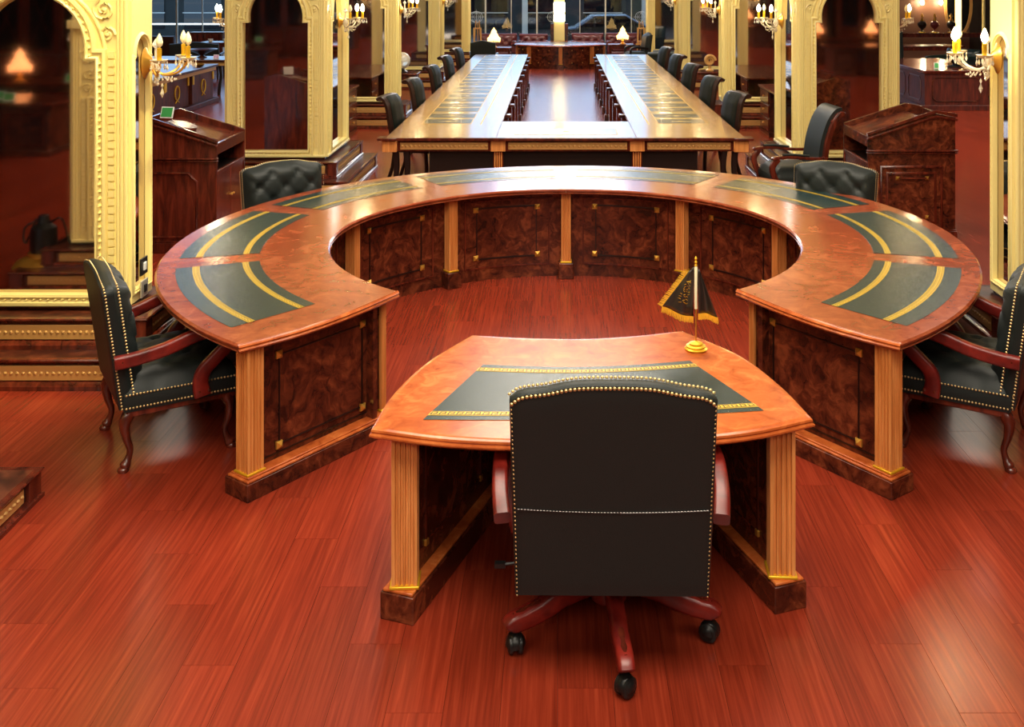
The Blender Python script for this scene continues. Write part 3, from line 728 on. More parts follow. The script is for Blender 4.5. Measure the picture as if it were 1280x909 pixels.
def padpt(s, t, z):
    x, y = PQ(s, t); y += -.035*math.sin(PI*s)*(1-t)-.05*math.sin(PI*s)*t; return (x, y, z)
g = MB().grid([[padpt(s, t, TOPZ+.002) for t in lin(0, 1, 9)] for s in lin(0, 1, 17)])
dpad = g.build('leather_pad', 'leather_top', dtop, smooth=0)
for (tc_, wd) in ((.10, .055), (.90, .055)):
    Lb = (Vector(padpt(1, tc_, 0))-Vector(padpt(0, tc_, 0))).length
    greek(dpad, lambda s, t, h, tc_=tc_, Lb=Lb, wd=wd: padpt(s/Lb, tc_+t*wd/.58*.75, TOPZ+.002+h), Lb, wd*.8)
# side pedestals: plinth, panel, moulding strip and pilaster
for (fx, fy, bx, by, s_) in ((-.60, 4.07, -.31, 4.93, 1), (.895, 4.14, .60, 4.98, -1)):
    d = Vector((bx-fx, by-fy, 0)); L = d.length; ang = math.atan2(d.y, d.x)
    Mx = T(fx, fy, 0, ang)
    pl = MB().box(-.075, L, -.072, .072, 0, .105, Mx).build('plinth', 'burl_dark', desk, bevel=.004)
    MB().box(-.068, L, -.064, .064, .105, .117, Mx).build('plinth_moulding', 'burl', pl, bevel=.004)
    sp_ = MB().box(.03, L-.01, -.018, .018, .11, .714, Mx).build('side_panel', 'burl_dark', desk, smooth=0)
    for yy in (-.024, .018):
        o = MB().box(.14, .15, yy, yy+.006, .20, .66, Mx).box(L-.2, L-.19, yy, yy+.006, .20, .66, Mx).box(.14, L-.19, yy, yy+.006, .20, .206, Mx).box(.14, L-.19, yy, yy+.006, .654, .66, Mx).build('panel_moulding', 'mahogany', sp_)
        for xx in (.145, L-.195):
            for zz in (.203, .657):
                MB().box(xx-.013, xx+.013, yy-.004, yy+.01, zz-.013, zz+.013, Mx).build('brass_stud', 'brass', sp_, bevel=.003)
    pilaster(desk, fx, fy, 0.05*s_, z0=.117, w=.1)
bk = [(-.31, 4.93), (-.08, 4.88), (.14, 4.87), (.37, 4.9), (.60, 4.98)]
q = MB().sweep(bk, [(-.015, .0), (-.015, .714), (.015, .714), (.015, 0), (-.015, 0)], False, lambda u, v, h: (u, v, h)).build('modesty_panel', 'burl_dark', desk, smooth=30)

# desk flag
flag = thing('desk_flag', 'small dark flag with gold fringe on a gilt stand on the executive desk', 'flag', (.648, 4.835, TOPZ+.0015))
MB().lathe([(.002, 0), (.052, 0), (.054, .006), (.044, .012), (.046, .018), (.030, .024), (.032, .030), (.012, .036), (.004, .04)], 24).build('base', 'gold', flag)
MB().lathe([(.0035, .03), (.0035, .40)], 8).build('pole', 'brass', flag)
MB().lathe([(.0075, .19), (.0075, .385), (.004, .39)], 10).build('sleeve', 'pole_white', flag)
MB().lathe([(.003, .385), (.008, .392), (.004, .40), (.008, .408), (.004, .416), (.007, .426), (.001, .436)], 10).build('finial', 'gold', flag)
def cloth(u, v, side):
    """u 0 at the pole .. 1 free edge; v 0 top .. 1 bottom"""
    if side < 0: x = -.010-u*(.022+.135*v**1.05); z = .385-.255*v+.075*u*v-.02*u; y = .016*math.sin(u*7+v*2)*(.3+v)
    else: x = .008+u*(.008+.088*v); z = .375-.215*v-.02*u*v+.0*u; y = -.014*math.sin(u*6+v*2)*(.3+v)-.006
    return (x, y, z)
for sd in (-1, 1):
    vmax = .93
    rows = [[cloth(u, v, sd) for u in lin(0, 1, 12)] for v in lin(0, vmax, 14)]
    cl = MB().grid(rows).build('flag_cloth', 'satin', flag, smooth=80)
    md = cl.modifiers.new('thick', 'SOLIDIFY'); md.thickness = .0015
    fg = MB()
    def strand(p, q):
        p, q = Vector(p), Vector(q); fg.tube([p, (p+q)/2+Vector((random.uniform(-.001, .001), random.uniform(-.002, .002), 0)), q], [.0016, .0014, .0008], 4)
    for i in range(60):
        u = i/59; p = cloth(u, vmax, sd); strand(p, (p[0]+sd*.004*u, p[1], p[2]-.030+random.uniform(-.003, .003)))
    if sd < 0:
        for i in range(70):
            v = i/69*vmax; p = cloth(1, v, sd); strand(p, (p[0]-.022, p[1], p[2]+.010+random.uniform(-.003, .003)))
        em = MB()        # illegible gold embroidery running down by the pole
        for i in range(9):
            v = .25+.055*i
            for j in range(3):
                u0 = .25+.16*j+random.uniform(-.05, .05)
                a_ = Vector(cloth(u0, v, sd)); b_ = Vector(cloth(u0+.1, v+.03*random.uniform(-1, 1), sd)); m_ = (a_+b_)/2+Vector((0, -.004, .004*random.uniform(-1, 1)))
                em.tube([a_+Vector((0, -.003, 0)), m_, b_+Vector((0, -.003, 0))], .0011, 4)
        em.build('gold_embroidery', 'gold', cl)
    stuff(fg.build('fringe', 'fringe', cl))

# ------------------------------------------------------------------ CHAIRS
def cushion(hw, z0, z1, depth, topf=lambda u: 0, tuft=None, bulge=.03, taper=0, nu=28, nv=28, front=True, rnd=.25, flatback=True):
    """upright pad: u across (x), v up (z); +y is the front. Returns MB in local frame with base plane y = 0"""
    mb = MB(); H = z1-z0
    def prof(e):      # edge roll-off
        return 1-(1-min(1, e/rnd))**2.4 if e < rnd else 1
    def pt(i, j, fr):
        u = -1+2*i/nu; v = j/nv
        u_ = math.copysign(abs(u)**.85, u)
        x = hw*(1-taper*(1-v))*u_; z = z0+H*v+topf(u_)*v
        if fr:
            e = min((1-abs(u_))*hw, min(v, 1-v)*H)/ (rnd*.4)
            e = max(0, min(1, e)); sh = (1-(1-e)**2.2)
            y = depth*.55+(depth*.45+bulge)*sh
            if tuft:
                px, pz, dd = tuft; a = (x/px+z/pz); b = (x/px-z/pz)
                fa = abs(a-round(a)); fb = abs(b-round(b))
                y -= dd*sh*(.55*math.exp(-(fa/.10)**2)+.55*math.exp(-(fb/.10)**2))
                y -= dd*sh*.8*math.exp(-((fa*fa+fb*fb)/.02))
        else:
            e = min((1-abs(u_))*hw, min(v, 1-v)*H)/.05; e = max(0, min(1, e)); y = -.006*(1-(1-e)**2)
        return (x, y, z)
    F = [[pt(i, j, True) for j in range(nv+1)] for i in range(nu+1)]
    B = [[pt(i, j, False) for j in range(nv+1)] for i in range(nu+1)]
    mb.grid(F); mb.grid(B)
    idx = [(i, 0) for i in range(nu)]+[(nu, j) for j in range(nv)]+[(i, nv) for i in range(nu, 0, -1)]+[(0, j) for j in range(nv, 0, -1)]
    rows = []
    for i, j in idx:
        a = Vector(B[i][j]); b_ = Vector(F[i][j]); cx = Vector((0, 0, (z0+z1)/2)); o = Vector((a.x, 0, a.z-cx.z)); o = o.normalized()*.006
        rows.append([tuple(a), tuple(a.lerp(b_, .25)+o), tuple(a.lerp(b_, .7)+o), tuple(b_)])
    mb.grid(rows, closed_u=True)
    return mb, B, F, idx
def lean(mb, piv, ang):
    R = Matrix.Translation(piv) @ Matrix.Rotation(ang, 4, 'X') @ Matrix.Translation(-Vector(piv))
    mb.v = [tuple(R @ Vector(p)) for p in mb.v]; return R
camel = lambda u: .032/(1+math.exp((abs(u)-.55)*11))-.03*abs(u)**14

def exec_chair(label, loc, rz):
    t = thing('executive_chair', label, 'chair', loc, rz)
    # backrest (back face towards -y)
    c, B, F, idx = cushion(.35, .335, 1.095, .085, camel, (.20, .22, .022), .035, .04)
    c.v = [(x, y-.27, z) for x, y, z in c.v]; R = lean(c, (0, -.27, .32), rad(9))
    bk = c.build('backrest', 'leather', t, smooth=60)
    nm = MB(); sd = MB()
    per = [(i, j) for i, j in idx]
    def P(i, j, y, grow=.004):
        b_ = B[i][j]; v = Vector((b_[0], y-.27, b_[2])); cz = Vector((0, y-.27, .7)); o = (v-cz); o.y = 0; return R @ (v+o.normalized()*grow)
    def nails(mb, pts, sp_, r, n_of):
        acc = 0; 
        for a, b_ in zip(pts, pts[1:]):
            L = (b_-a).length; s = sp_-acc if acc else 0
            while s < L: mb.dot(tuple(a.lerp(b_, s/L)), n_of, r, 6); s += sp_
            acc = (L-(s-sp_))
    tp_ = [P(i, 28, -.004, -.006) for i in range(29)]; lf = [P(0, j, -.004, -.004) for j in range(29)]; rt = [P(28, j, -.004, -.004) for j in range(29)]
    tp2 = [P(i, 28, .045, .008) for i in range(29)]
    nb = R.to_3x3() @ Vector((0, -1, .25)); nails(nm, tp_, .0150, .0068, nb); nt_ = R.to_3x3() @ Vector((0, -.5, 1)); nails(nm, tp2, .0150, .0066, nt_)
    stuff(nm.build('nailhead_trim', 'nail', bk))
    nails(sd, lf, .016, .0036, R.to_3x3() @ Vector((-.6, -1, 0))); nails(sd, rt, .016, .0036, R.to_3x3() @ Vector((.6, -1, 0)))
    stuff(sd.build('side_nail_trim', 'nail', bk))
    seam = [R @ Vector((x, -.2775, .66+.012*(x/.34)**2)) for x in lin(-.33, .33, 14)]
    MB().tube([tuple(p) for p in seam], .0022, 5).build('back_seam', 'plastic', bk)
    st = MB()
    for k_ in range(60):
        p = R @ Vector((-.325+.65*k_/59, -.2795, .6635+.012*((-.325+.65*k_/59)/.34)**2)); st.box(p.x-.003, p.x+.003, p.y-.0006, p.y+.0006, p.z-.0007, p.z+.0007)
    stuff(st.build('seam_stitching', 'white', bk, smooth=0))
    # seat
    s, _, _, _ = cushion(.31, -.28, .27, .11, tuft=(.2, .2, .015), bulge=.02)
    s.v = [(x, -z*1.0, y+.36) for x, y, z in s.v]; s.build('seat', 'leather', t, smooth=60)
    MB().box(-.3, .3, -.24, .27, .32, .37).build('seat_frame', 'redwood', t, bevel=.01)
    for sx in (-1, 1):
        X = sx*.40
        arm = bez([(X*.97, -.235, .585), (X*1.01, -.12, .625), (X*1.03, .05, .65), (X*1.02, .17, .635), (X*1.0, .225, .58), (X*.97, .19, .50), (X*.93, .15, .42), (X*.88, .12, .35)], 5)
        n_ = len(arm); rr = [(.030-.004*min(1, i/n_), .026+.006*math.sin(i/n_*PI)) for i in range(n_)]
        a_ = MB().tube(arm, rr, 12, (1, 0, 0), sq=True).build('armrest', 'redwood', t, smooth=50)
        MB().lathe([(.001, .006), (.007, .004), (.009, 0)], 10, mat=T(X*.97+sx*.03, -.2, .60) @ Matrix.Rotation(sx*PI/2, 4, 'Y')).build('wood_plug', 'mahogany', a_)
    BY = .09
    MB().lathe([(.03, .13), (.03, .24), (.05, .25), (.05, .30), (.10, .31), (.10, .325)], 16, (0, BY, 0)).build('gas_column', 'plastic', t)
    MB().tube([(-.12, .0, .30), (-.30, -.02, .31), (-.40, -.03, .305)], .006, 6).box(-.43, -.39, -.045, -.02, .297, .313).build('tilt_lever', 'plastic', t)
    MB().lathe([(.002, .12), (.07, .12), (.075, .14), (.06, .21), (.03, .22)], 16, (0, BY, 0)).build('hub', 'redwood', t)
    for k in range(5):
        a = rad(-83.3+72*k); ca, sa = math.cos(a), math.sin(a)
        path = [(r*ca, r*sa+BY, z) for r, z in ((.03, .185), (.11, .188), (.20, .170), (.28, .138), (.35, .122), (.395, .115), (.41, .098))]
        rr = [(.028, .044), (.030, .044), (.031, .040), (.031, .036), (.031, .033), (.030, .031), (.026, .020)]
        lg = MB().tube(bez(path, 3), [rr[min(6, i//3)] for i in range(19)], 12, (-sa, ca, 0), sq=True).build('base_leg', 'redwood', t, smooth=50)
        MB().tube([(r*ca, r*sa+BY, z) for r, z in ((.12, .229), (.20, .208), (.28, .173), (.35, .154), (.395, .144))], (.012, .004), 8, (-sa, ca, 0)).build('carved_ridge', 'mahogany', lg)
        w_ = MB(); cx, cy = .385*ca, .385*sa+BY; b_ = a+rad(40+31*k)
        Mw = T(cx, cy, .036, b_) @ Matrix.Rotation(PI/2, 4, 'Y')
        for off in (-.017, .017):
            w_.lathe([(.004, -.011), (.026, -.012), (.035, -.006), (.036, 0), (.035, .006), (.026, .012), (.004, .011)], 18, mat=Mw @ Matrix.Translation((0, 0, off)))
        w_.build('caster', 'plastic', lg)
        MB().lathe([(.002, .078), (.02, .072), (.034, .055), (.038, .036), (.036, .03)], 14, (cx, cy, 0)).build('caster_hood', 'plastic', lg)
    return t
exec_chair('black leather executive swivel chair seen from behind at the front desk', (.195, 3.885, 0), rad(-.8))

def guest_chair(label, loc, rz, group=None):
    t = thing('guest_armchair', label, 'chair', loc, rz, group)
    c, B, F, idx = cushion(.33, .32, .955, .10, camel, (.21, .20, .03), .045, .06)
    c.v = [(x, y-.27, z) for x, y, z in c.v]; R = lean(c, (0, -.27, .32), rad(8))
    bk = c.build('backrest', 'leather', t, smooth=60)
    nm = MB()
    def P(i, j, y, grow=.008):
        b_ = B[i][j]; v = Vector((b_[0], y-.27, b_[2])); o = Vector((b_[0], 0, b_[2]-.7)); return R @ (v+o.normalized()*grow)
    for y in (.012, .075):
        pts = [P(0, j, y) for j in range(29)]+[P(i, 28, y) for i in range(29)]+[P(28, j, y) for j in range(28, -1, -1)]
        acc = 0
        for a, b_ in zip(pts, pts[1:]):
            L = (b_-a).length; s = .017-acc
            m_ = (a+b_)/2; nrm = Vector((m_.x, 0, (m_.z-.7)))
            nrm = Vector((math.copysign(1, m_.x), 0, 0)) if abs(m_.x) > .30 else Vector((0, 0, 1))
            while s < L: nm.dot(tuple(a.lerp(b_, s/L)), nrm, .0062 if abs(m_.x) > .30 else .0048, 6); s += .017
            acc = L-(s-.017)
    stuff(nm.build('nailhead_trim', 'nail', bk))
    # upholstered seat, tufted on top
    s, _, _, _ = cushion(.325, -.32, .25, .16, tuft=(.2, .2, .02), bulge=.03, nu=24, nv=24)
    s.v = [(x*(1+.06*(-z)), -z, y+.305) for x, y, z in s.v]; st = s.build('seat', 'leather', t, smooth=60)
    nm = MB()
    for z in (.325, .392):
        for k in range(34):
            for sx in (-1, 1): nm.dot((sx*(.331+.02*(k/33*.57-.25)*1.0), -.24+.55*k/33, z), (sx, 0, 0), .0060, 6)
        for k in range(38): nm.dot((-.33+.66*k/37, .327, z), (0, 1, 0), .0060, 6)
        for k in range(38): nm.dot((-.32+.64*k/37, -.262, z), (0, -1, 0), .0060, 6)
    stuff(nm.build('nailhead_trim', 'nail', st))
    MB().box(-.315, .315, -.24, .31, .272, .312).build('seat_rail', 'mahogany', t, bevel=.008)
    for sx in (-1, 1):
        X = sx*.355
        arm = bez([(X*.985, -.30, .575), (X*1.0, -.20, .582), (X*1.05, -.06, .61), (X*1.08, .08, .655), (X*1.09, .18, .672), (X*1.08, .245, .64), (X*1.05, .245, .575), (X*1.02, .19, .515), (X, .135, .46), (X*.99, .115, .40), (X*.985, .125, .33)], 5)
        n_ = len(arm); rr = [(.024, .033+.012*max(0, i/n_-.75)*4*.9) for i in range(n_)]
        a_ = MB().tube(arm, rr, 12, (1, 0, 0), sq=True).build('armrest', 'redwood', t, smooth=50)
        for (py, pz) in ((-.265, .58), (.105, .355), (.155, .355)):
            MB().lathe([(.0095, 0), (.008, .003), (.001, .005)], 10, mat=T(X*.985+sx*.021, py, pz) @ Matrix.Rotation(sx*PI/2, 4, 'Y')).build('wood_plug', 'mahogany', a_)
        for (ly, kk) in ((.26, 1), (-.22, -1)):
            pth = bez([(sx*.285, ly, .29), (sx*.292, ly+kk*.022, .24), (sx*.29, ly+kk*.015, .17), (sx*.285, ly-kk*.004, .10), (sx*.289, ly+kk*.012, .045), (sx*.292, ly+kk*.03, .018)], 4)
            rr = [.032, .034, .034, .033, .030, .027, .025, .023, .021, .019, .018, .017, .016, .016, .017, .019, .022, .026, .028, .026, .020]
            MB().tube(pth, rr[:len(pth)], 10, (1, 0, 0)).lathe([(.01, 0), (.026, 0), (.030, .008), (.026, .02), (.012, .028)], 14, (sx*.292, ly+kk*.03, 0)).build('cabriole_leg', 'mahogany', t, smooth=60)
    return t
gc = guest_chair('black tufted armchair with wooden arms at left side of the ring desk', (-2.14, 5.60, 0), rad(32-90))
dup(gc, 'black tufted armchair with wooden arms at the right picture edge', (2.235, 5.60, 0), rad(180-32-90))
dup(gc, 'black tufted chair behind the ring desk in front of the left lectern', (-2.10, 8.22, 0), rad(-58-90))
dup(gc, 'black tufted chair behind the ring desk in front of the right lectern', (2.11, 8.18, 0), rad(-122-90))

# wooden framed swivel armchair beside the right end of the conference table
def wood_chair(label, loc, rz):
    t = thing('wooden_swivel_chair', label, 'chair', loc, rz)
    cur = [(-.24, .44), (-.27, .62), (-.30, .80), (-.36, .98), (-.43, 1.08), (-.47, 1.09)]
    def slab(x, off0, off1, name, mat, pts=cur, m0=0, m1=None):
        rows = []
        P = bez([(0, y, z) for y, z in pts], 4)
        for i, p in enumerate(P):
            a = Vector(P[min(i+1, len(P)-1)])-Vector(P[max(i-1, 0)]); nn = Vector((0, a.z, -a.y)).normalized()
            q0 = Vector(p)+nn*off0; q1 = Vector(p)+nn*off1
            rows.append([(x[0], q0.y, q0.z), (x[1], q0.y, q0.z), (x[1], q1.y, q1.z), (x[0], q1.y, q1.z)])
        return MB().grid(rows, closed_v=True, caps=True).build(name, mat, t, bevel=.01, smooth=40)
    for sx in (-1, 1): slab((sx*.25-.03, sx*.25+.03), -.02, .025, 'back_stile', 'mahogany')
    slab((-.215, .215), -.025, .06, 'backrest', 'leather')
    slab((-.26, .26), -.03, .03, 'crest_rail', 'mahogany', [(-.36, .99), (-.43, 1.075), (-.49, 1.075)])
    s, _, _, _ = cushion(.27, -.27, .24, .13, bulge=.04, nu=16, nv=16); s.v = [(x, -z, y+.38) for x, y, z in s.v]; s.build('seat', 'leather', t, smooth=60)
    s, _, _, _ = cushion(.26, -.26, .2, .05, bulge=.015, nu=14, nv=14); s.v = [(x, -z, y+.335) for x, y, z in s.v]; s.build('lower_cushion', 'leather', t, smooth=60)
    MB().box(-.29, .29, -.27, .29, .30, .345).build('seat_rail', 'mahogany', t, bevel=.012)
    for sx in (-1, 1):
        X = sx*.30
        MB().tube(bez([(X, -.27, .64), (X, -.1, .645), (X*1.02, .1, .665), (X*1.03, .27, .66), (X*1.03, .31, .645)], 4), (.028, .016), 10, (1, 0, 0), sq=True).build('armrest', 'mahogany', t)
        MB().tube([(X, -.08, .672), (X*1.02, .08, .69), (X*1.03, .2, .69)], (.024, .012), 10, (1, 0, 0)).build('arm_pad', 'leather', t)
        MB().tube(bez([(X*1.02, .25, .65), (X, .31, .56), (X, .29, .47), (X*.98, .25, .38), (X*.97, .27, .31)], 4), (.022, .03), 10, (1, 0, 0), sq=True).build('arm_post', 'mahogany', t)
    MB().lathe([(.03, .1), (.03, .28), (.09, .29), (.09, .30)], 14).build('gas_column', 'plastic', t)
    for k in range(5):
        a = rad(20+72*k); ca, sa = math.cos(a), math.sin(a)
        lg = MB().tube([(.02*ca, .02*sa, .14), (.15*ca, .15*sa, .13), (.28*ca, .28*sa, .09), (.31*ca, .31*sa, .075)], (.024, .022), 8, (-sa, ca, 0), sq=True).build('base_leg', 'mahogany', t)
        MB().lathe([(.005, 0), (.025, .005), (.032, .03), (.02, .06), (.005, .07)], 10, (.30*ca, .30*sa, 0)).build('caster', 'plastic', lg)
    return t
wood_chair('wooden swivel armchair with black seat facing left before second right pillar', (2.46, 10.86, 0), rad(97))

# conference chairs with rolled leather backs
def conf_chair(label, loc, rz, group):
    t = thing('conference_chair', label, 'chair', loc, rz, group)
    cur = bez([(0, -.20, .44), (0, -.25, .62), (0, -.28, .80), (0, -.31, .95), (0, -.37, 1.03), (0, -.43, 1.01)], 4)
    rows = []; rin_ = []
    for i, p in enumerate(cur):
        a = Vector(cur[min(i+1, len(cur)-1)])-Vector(cur[max(i-1, 0)]); nn = Vector((0, a.z, -a.y)).normalized(); p = Vector(p); w_ = .225+.012*math.sin(i/len(cur)*PI)
        row = []
        for x, o_ in ((-w_, -.012), (-w_*.6, -.03), (0, -.036), (w_*.6, -.03), (w_, -.012), (w_, .02), (w_*.7, .034), (0, .04), (-w_*.7, .034), (-w_, .02)): q = p+nn*o_; row.append((x, q.y, q.z))
        rows.append(row)
        if i < 16: rin_.append([tuple(p+nn*.036+Vector((x, 0, 0))) for x in (-w_*.72, -w_*.3, w_*.3, w_*.72)]+[tuple(p+nn*.052+Vector((x, 0, 0))) for x in (w_*.66, w_*.25, -w_*.25, -w_*.66)])
    bk = MB().grid(rows, closed_v=True, caps=True).build('backrest', 'leather_brown', t, smooth=60)
    MB().grid(rin_[1:], closed_v=True, caps=True).build('back_pad', 'conf_pad', bk, smooth=60)
    s, _, _, _ = cushion(.235, -.25, .22, .08, bulge=.03, nu=12, nv=12); s.v = [(x, -z, y+.39) for x, y, z in s.v]; s.build('seat', 'leather_brown', t, smooth=60)
    for sx in (-1, 1):
        MB().tube([(sx*.2, .2, .4), (sx*.2, .21, .2), (sx*.2, .2, .0)], (.02, .02), 8, (1, 0, 0), sq=True).build('leg', 'blackwood', t)
        MB().tube([(sx*.2, -.2, .42), (sx*.2, -.23, .2), (sx*.2, -.30, .0)], (.02, .02), 8, (1, 0, 0), sq=True).build('leg', 'blackwood', t)
    return t
cy = [12.65, 14.7, 16.9, 19.0, 21.1]
ordn = ['nearest', 'second', 'third', 'fourth', 'farthest']
cc = None
for k, y in enumerate(cy):
    for s_ in (-1, 1):
        x = -1.73 if s_ < 0 else 1.93
        lb = f'{ordn[k]} brown leather chair along the {"left" if s_ < 0 else "right"} wing of the long table'
        rz = rad(-90-14) if s_ < 0 else rad(90+20)
        yy = y+(.25 if s_ > 0 else 0)
        if cc is None: cc = conf_chair(lb, (x, yy, 0), rz, 'brown chairs along the long table')
        else: dup(cc, lb, (x, yy, 0), rz)

# ------------------------------------------------------------------ LONG U-SHAPED CONFERENCE TABLE
ct = thing('long_conference_table', 'long U-shaped satinwood conference table beyond the ring desk', 'table', (0, 0, 0))
XO0, XO1, XI0, XI1 = -1.87, 2.04, -.67, .86; YF, YI, YB = 11.24, 12.5, 23.4
def top_slab(x0, x1, y0, y1, mat='honey'):
    o = MB().box(x0+.001, x1-.001, y0+.001, y1-.001, .725, TOPZ).build('worktop', mat, ct, bevel=.003); return o
segs = [YI]+[YI+1.09*k for k in range(1, 10)]+[YB]
wl, wr = [], []
for a, b_ in zip(segs, segs[1:]):
    wl.append(top_slab(XO0, XI0, a, b_)); wr.append(top_slab(XI1, XO1, a, b_))
fl_ = top_slab(XO0, XI0, YF, YI); fm_ = top_slab(XI0, XI1, YF, YI); fr_ = top_slab(XI1, XO1, YF, YI)
MB().box(XO0-.09, XO0+.12, YF-.06, YF+.12, .727, .7565).build('corner_top', 'mahogany', ct, bevel=.006)
MB().box(XO1-.12, XO1+.09, YF-.06, YF+.12, .727, .7565).build('corner_top', 'mahogany', ct, bevel=.006)
MB().box(XO0+.1, XO1-.1, YF-.025, YF+.01, .722, .7555).build('front_edge', 'mahogany', ct, bevel=.006)
def gold_frame(p, x0, x1, y0, y1, w_=.008, z=TOPZ+.0022):
    MB().box(x0, x1, y0, y0+w_, TOPZ, z).box(x0, x1, y1-w_, y1, TOPZ, z).box(x0, x0+w_, y0+w_, y1-w_, TOPZ, z).box(x1-w_, x1, y0+w_, y1-w_, TOPZ, z).build('gold_line', 'gold_flat', p, smooth=0)
def cpad(p, x0, x1, y0, y1, crest=True):
    o = MB().box(x0, x1, y0, y1, TOPZ, TOPZ+.0015).build('leather_pad', 'leather_top', p, smooth=0)
    gold_frame(o, x0-.012, x1+.012, y0-.012, y1+.012)
    if crest:
        cx, cy_ = (x0+x1)/2, (y0+y1)/2
        MB().lathe([(.02, 0), (.035, .0006), (.001, .0007)], 10, (cx, cy_, TOPZ+.0014)).box(cx-.12, cx+.12, cy_-.006, cy_+.006, TOPZ+.0014, TOPZ+.002).build('gold_crest', 'gold_flat', o, smooth=0)
for sd in (0, 1):
    x0, x1 = (XO0+.26, XO0+.83) if sd == 0 else (XO1-.83, XO1-.26)
    y = 12.30; k = 0
    while y < YB-.45:
        par = (fl_, fr_)[sd] if y+.3 < YI else (wl, wr)[sd][min(9, max(0, int((y+.3-YI)/1.09)))]
        cpad(par, x0, x1, y, y+.40); y += .40+(.10 if k % 2 == 0 else .19); k += 1
    o = MB().box(XO0+.95 if sd == 0 else XO1-.965, XO0+.965 if sd == 0 else XO1-.95, 12.25, YB-.1, TOPZ, TOPZ+.0018).build('inlay_line', 'gold_flat', ct, smooth=0)
cpad(fm_, -.47, .66, 11.43, 11.92)
# apron with gilt friezes, black screens and reeded pilasters
for (x0, x1) in ((XO0+.13, -.74), (-.56, .78), (.96, XO1-.13)):
    a_ = MB().box(x0-.03, x1+.03, YF+.04, YF+.09, .60, .722).build('apron', 'mahogany', ct, bevel=.004)
    g_ = MB().box(x0+.02, x1-.02, YF+.028, YF+.04, .62, .70).build('gilt_frieze', 'gilt', a_, bevel=.004)
    r_ = MB(); n = int((x1-x0)/.05)
    for k in range(n): r_.dot((x0+.04+(x1-x0-.08)*k/(n-1), YF+.028, .66), (0, -1, 0), .019, 6)
    stuff(r_.build('carved_relief', 'gilt', g_))
for x in (-.65, .87):
    MB().box(x-.08, x+.08, YF+.02, YF+.1, .60, .722).build('pilaster_cap', 'oak', ct, bevel=.005)
    p_ = MB()
    MB().box(x-.055, x+.055, YF+.06, YF+.11, 0, .60).build('pilaster', 'mahogany', ct)
    for k in range(4): p_.tube([(x-.036+.024*k, YF+.06, .03), (x-.036+.024*k, YF+.06, .59)], .008, 6)
    p_.build('pilaster_reeds', 'oak', ct)
for x in (XO0+.04, XO1-.04):
    MB().box(x-.08, x+.08, YF-.02, YF+.14, .60, .722).build('corner_block', 'oak', ct, bevel=.005)
    for dx in (0, .12):
        s_ = 1 if x < 0 else -1; xx = x+s_*(.05+dx)
        MB().tube(bez([(xx, YF+.1, .60), (xx+.012*s_, YF+.1, .42), (xx-.005*s_, YF+.1, .2), (xx-.03*s_, YF+.1, 0)], 4), [(.036-.016*i/12, .036-.016*i/12) for i in range(13)], 8, (1, 0, 0), sq=True).build('sabre_leg', 'blackwood', ct)
MB().box(XO0+.46, XO1-.5, YF+.12, YF+.15, 0.0, .62).build('modesty_screen', 'blackwood', ct, smooth=0)
for sd in (0, 1):
    xa = XI0 if sd == 0 else XI1; s_ = -1 if sd == 0 else 1
    MB().box(xa+s_*.07-.015, xa+s_*.07+.015, YI+.1, YB-.1, .56, .72).build('inner_apron', 'mahogany', ct, smooth=0)
    MB().box(xa+s_*.22-.01, xa+s_*.22+.01, YI+.1, YB-.1, .04, .60).build('inner_screen', 'blackwood', ct, smooth=0)
    MB().box((XO0+.25) if sd == 0 else XO1-.29, (XO0+.29) if sd == 0 else XO1-.25, YI, YB-.1, .60, .722).build('outer_apron', 'mahogany', ct, smooth=0)
    for k, y in enumerate(segs[:]):
        yy = y+.12 if k == 0 else (y-.12 if k == len(segs)-1 else y)
        p_ = MB().box(xa+s_*.02-.04, xa+s_*.02+.04, yy-.05, yy+.05, .10, .68).build('inner_pilaster', 'mahogany', ct, bevel=.006)
        MB().box(xa+s_*.01-.065, xa+s_*.01+.065, yy-.075, yy+.075, .66, .70).build('cap', 'darkwood', p_, bevel=.006)
        MB().box(xa+s_*.01-.055, xa+s_*.01+.055, yy-.065, yy+.065, 0, .12).build('plinth_block', 'darkwood', p_, bevel=.006)
        MB().box(xa+s_*.35-.03, xa+s_*.35+.03, yy-.03, yy+.03, 0, .72).build('leg', 'blackwood', ct, smooth=0)

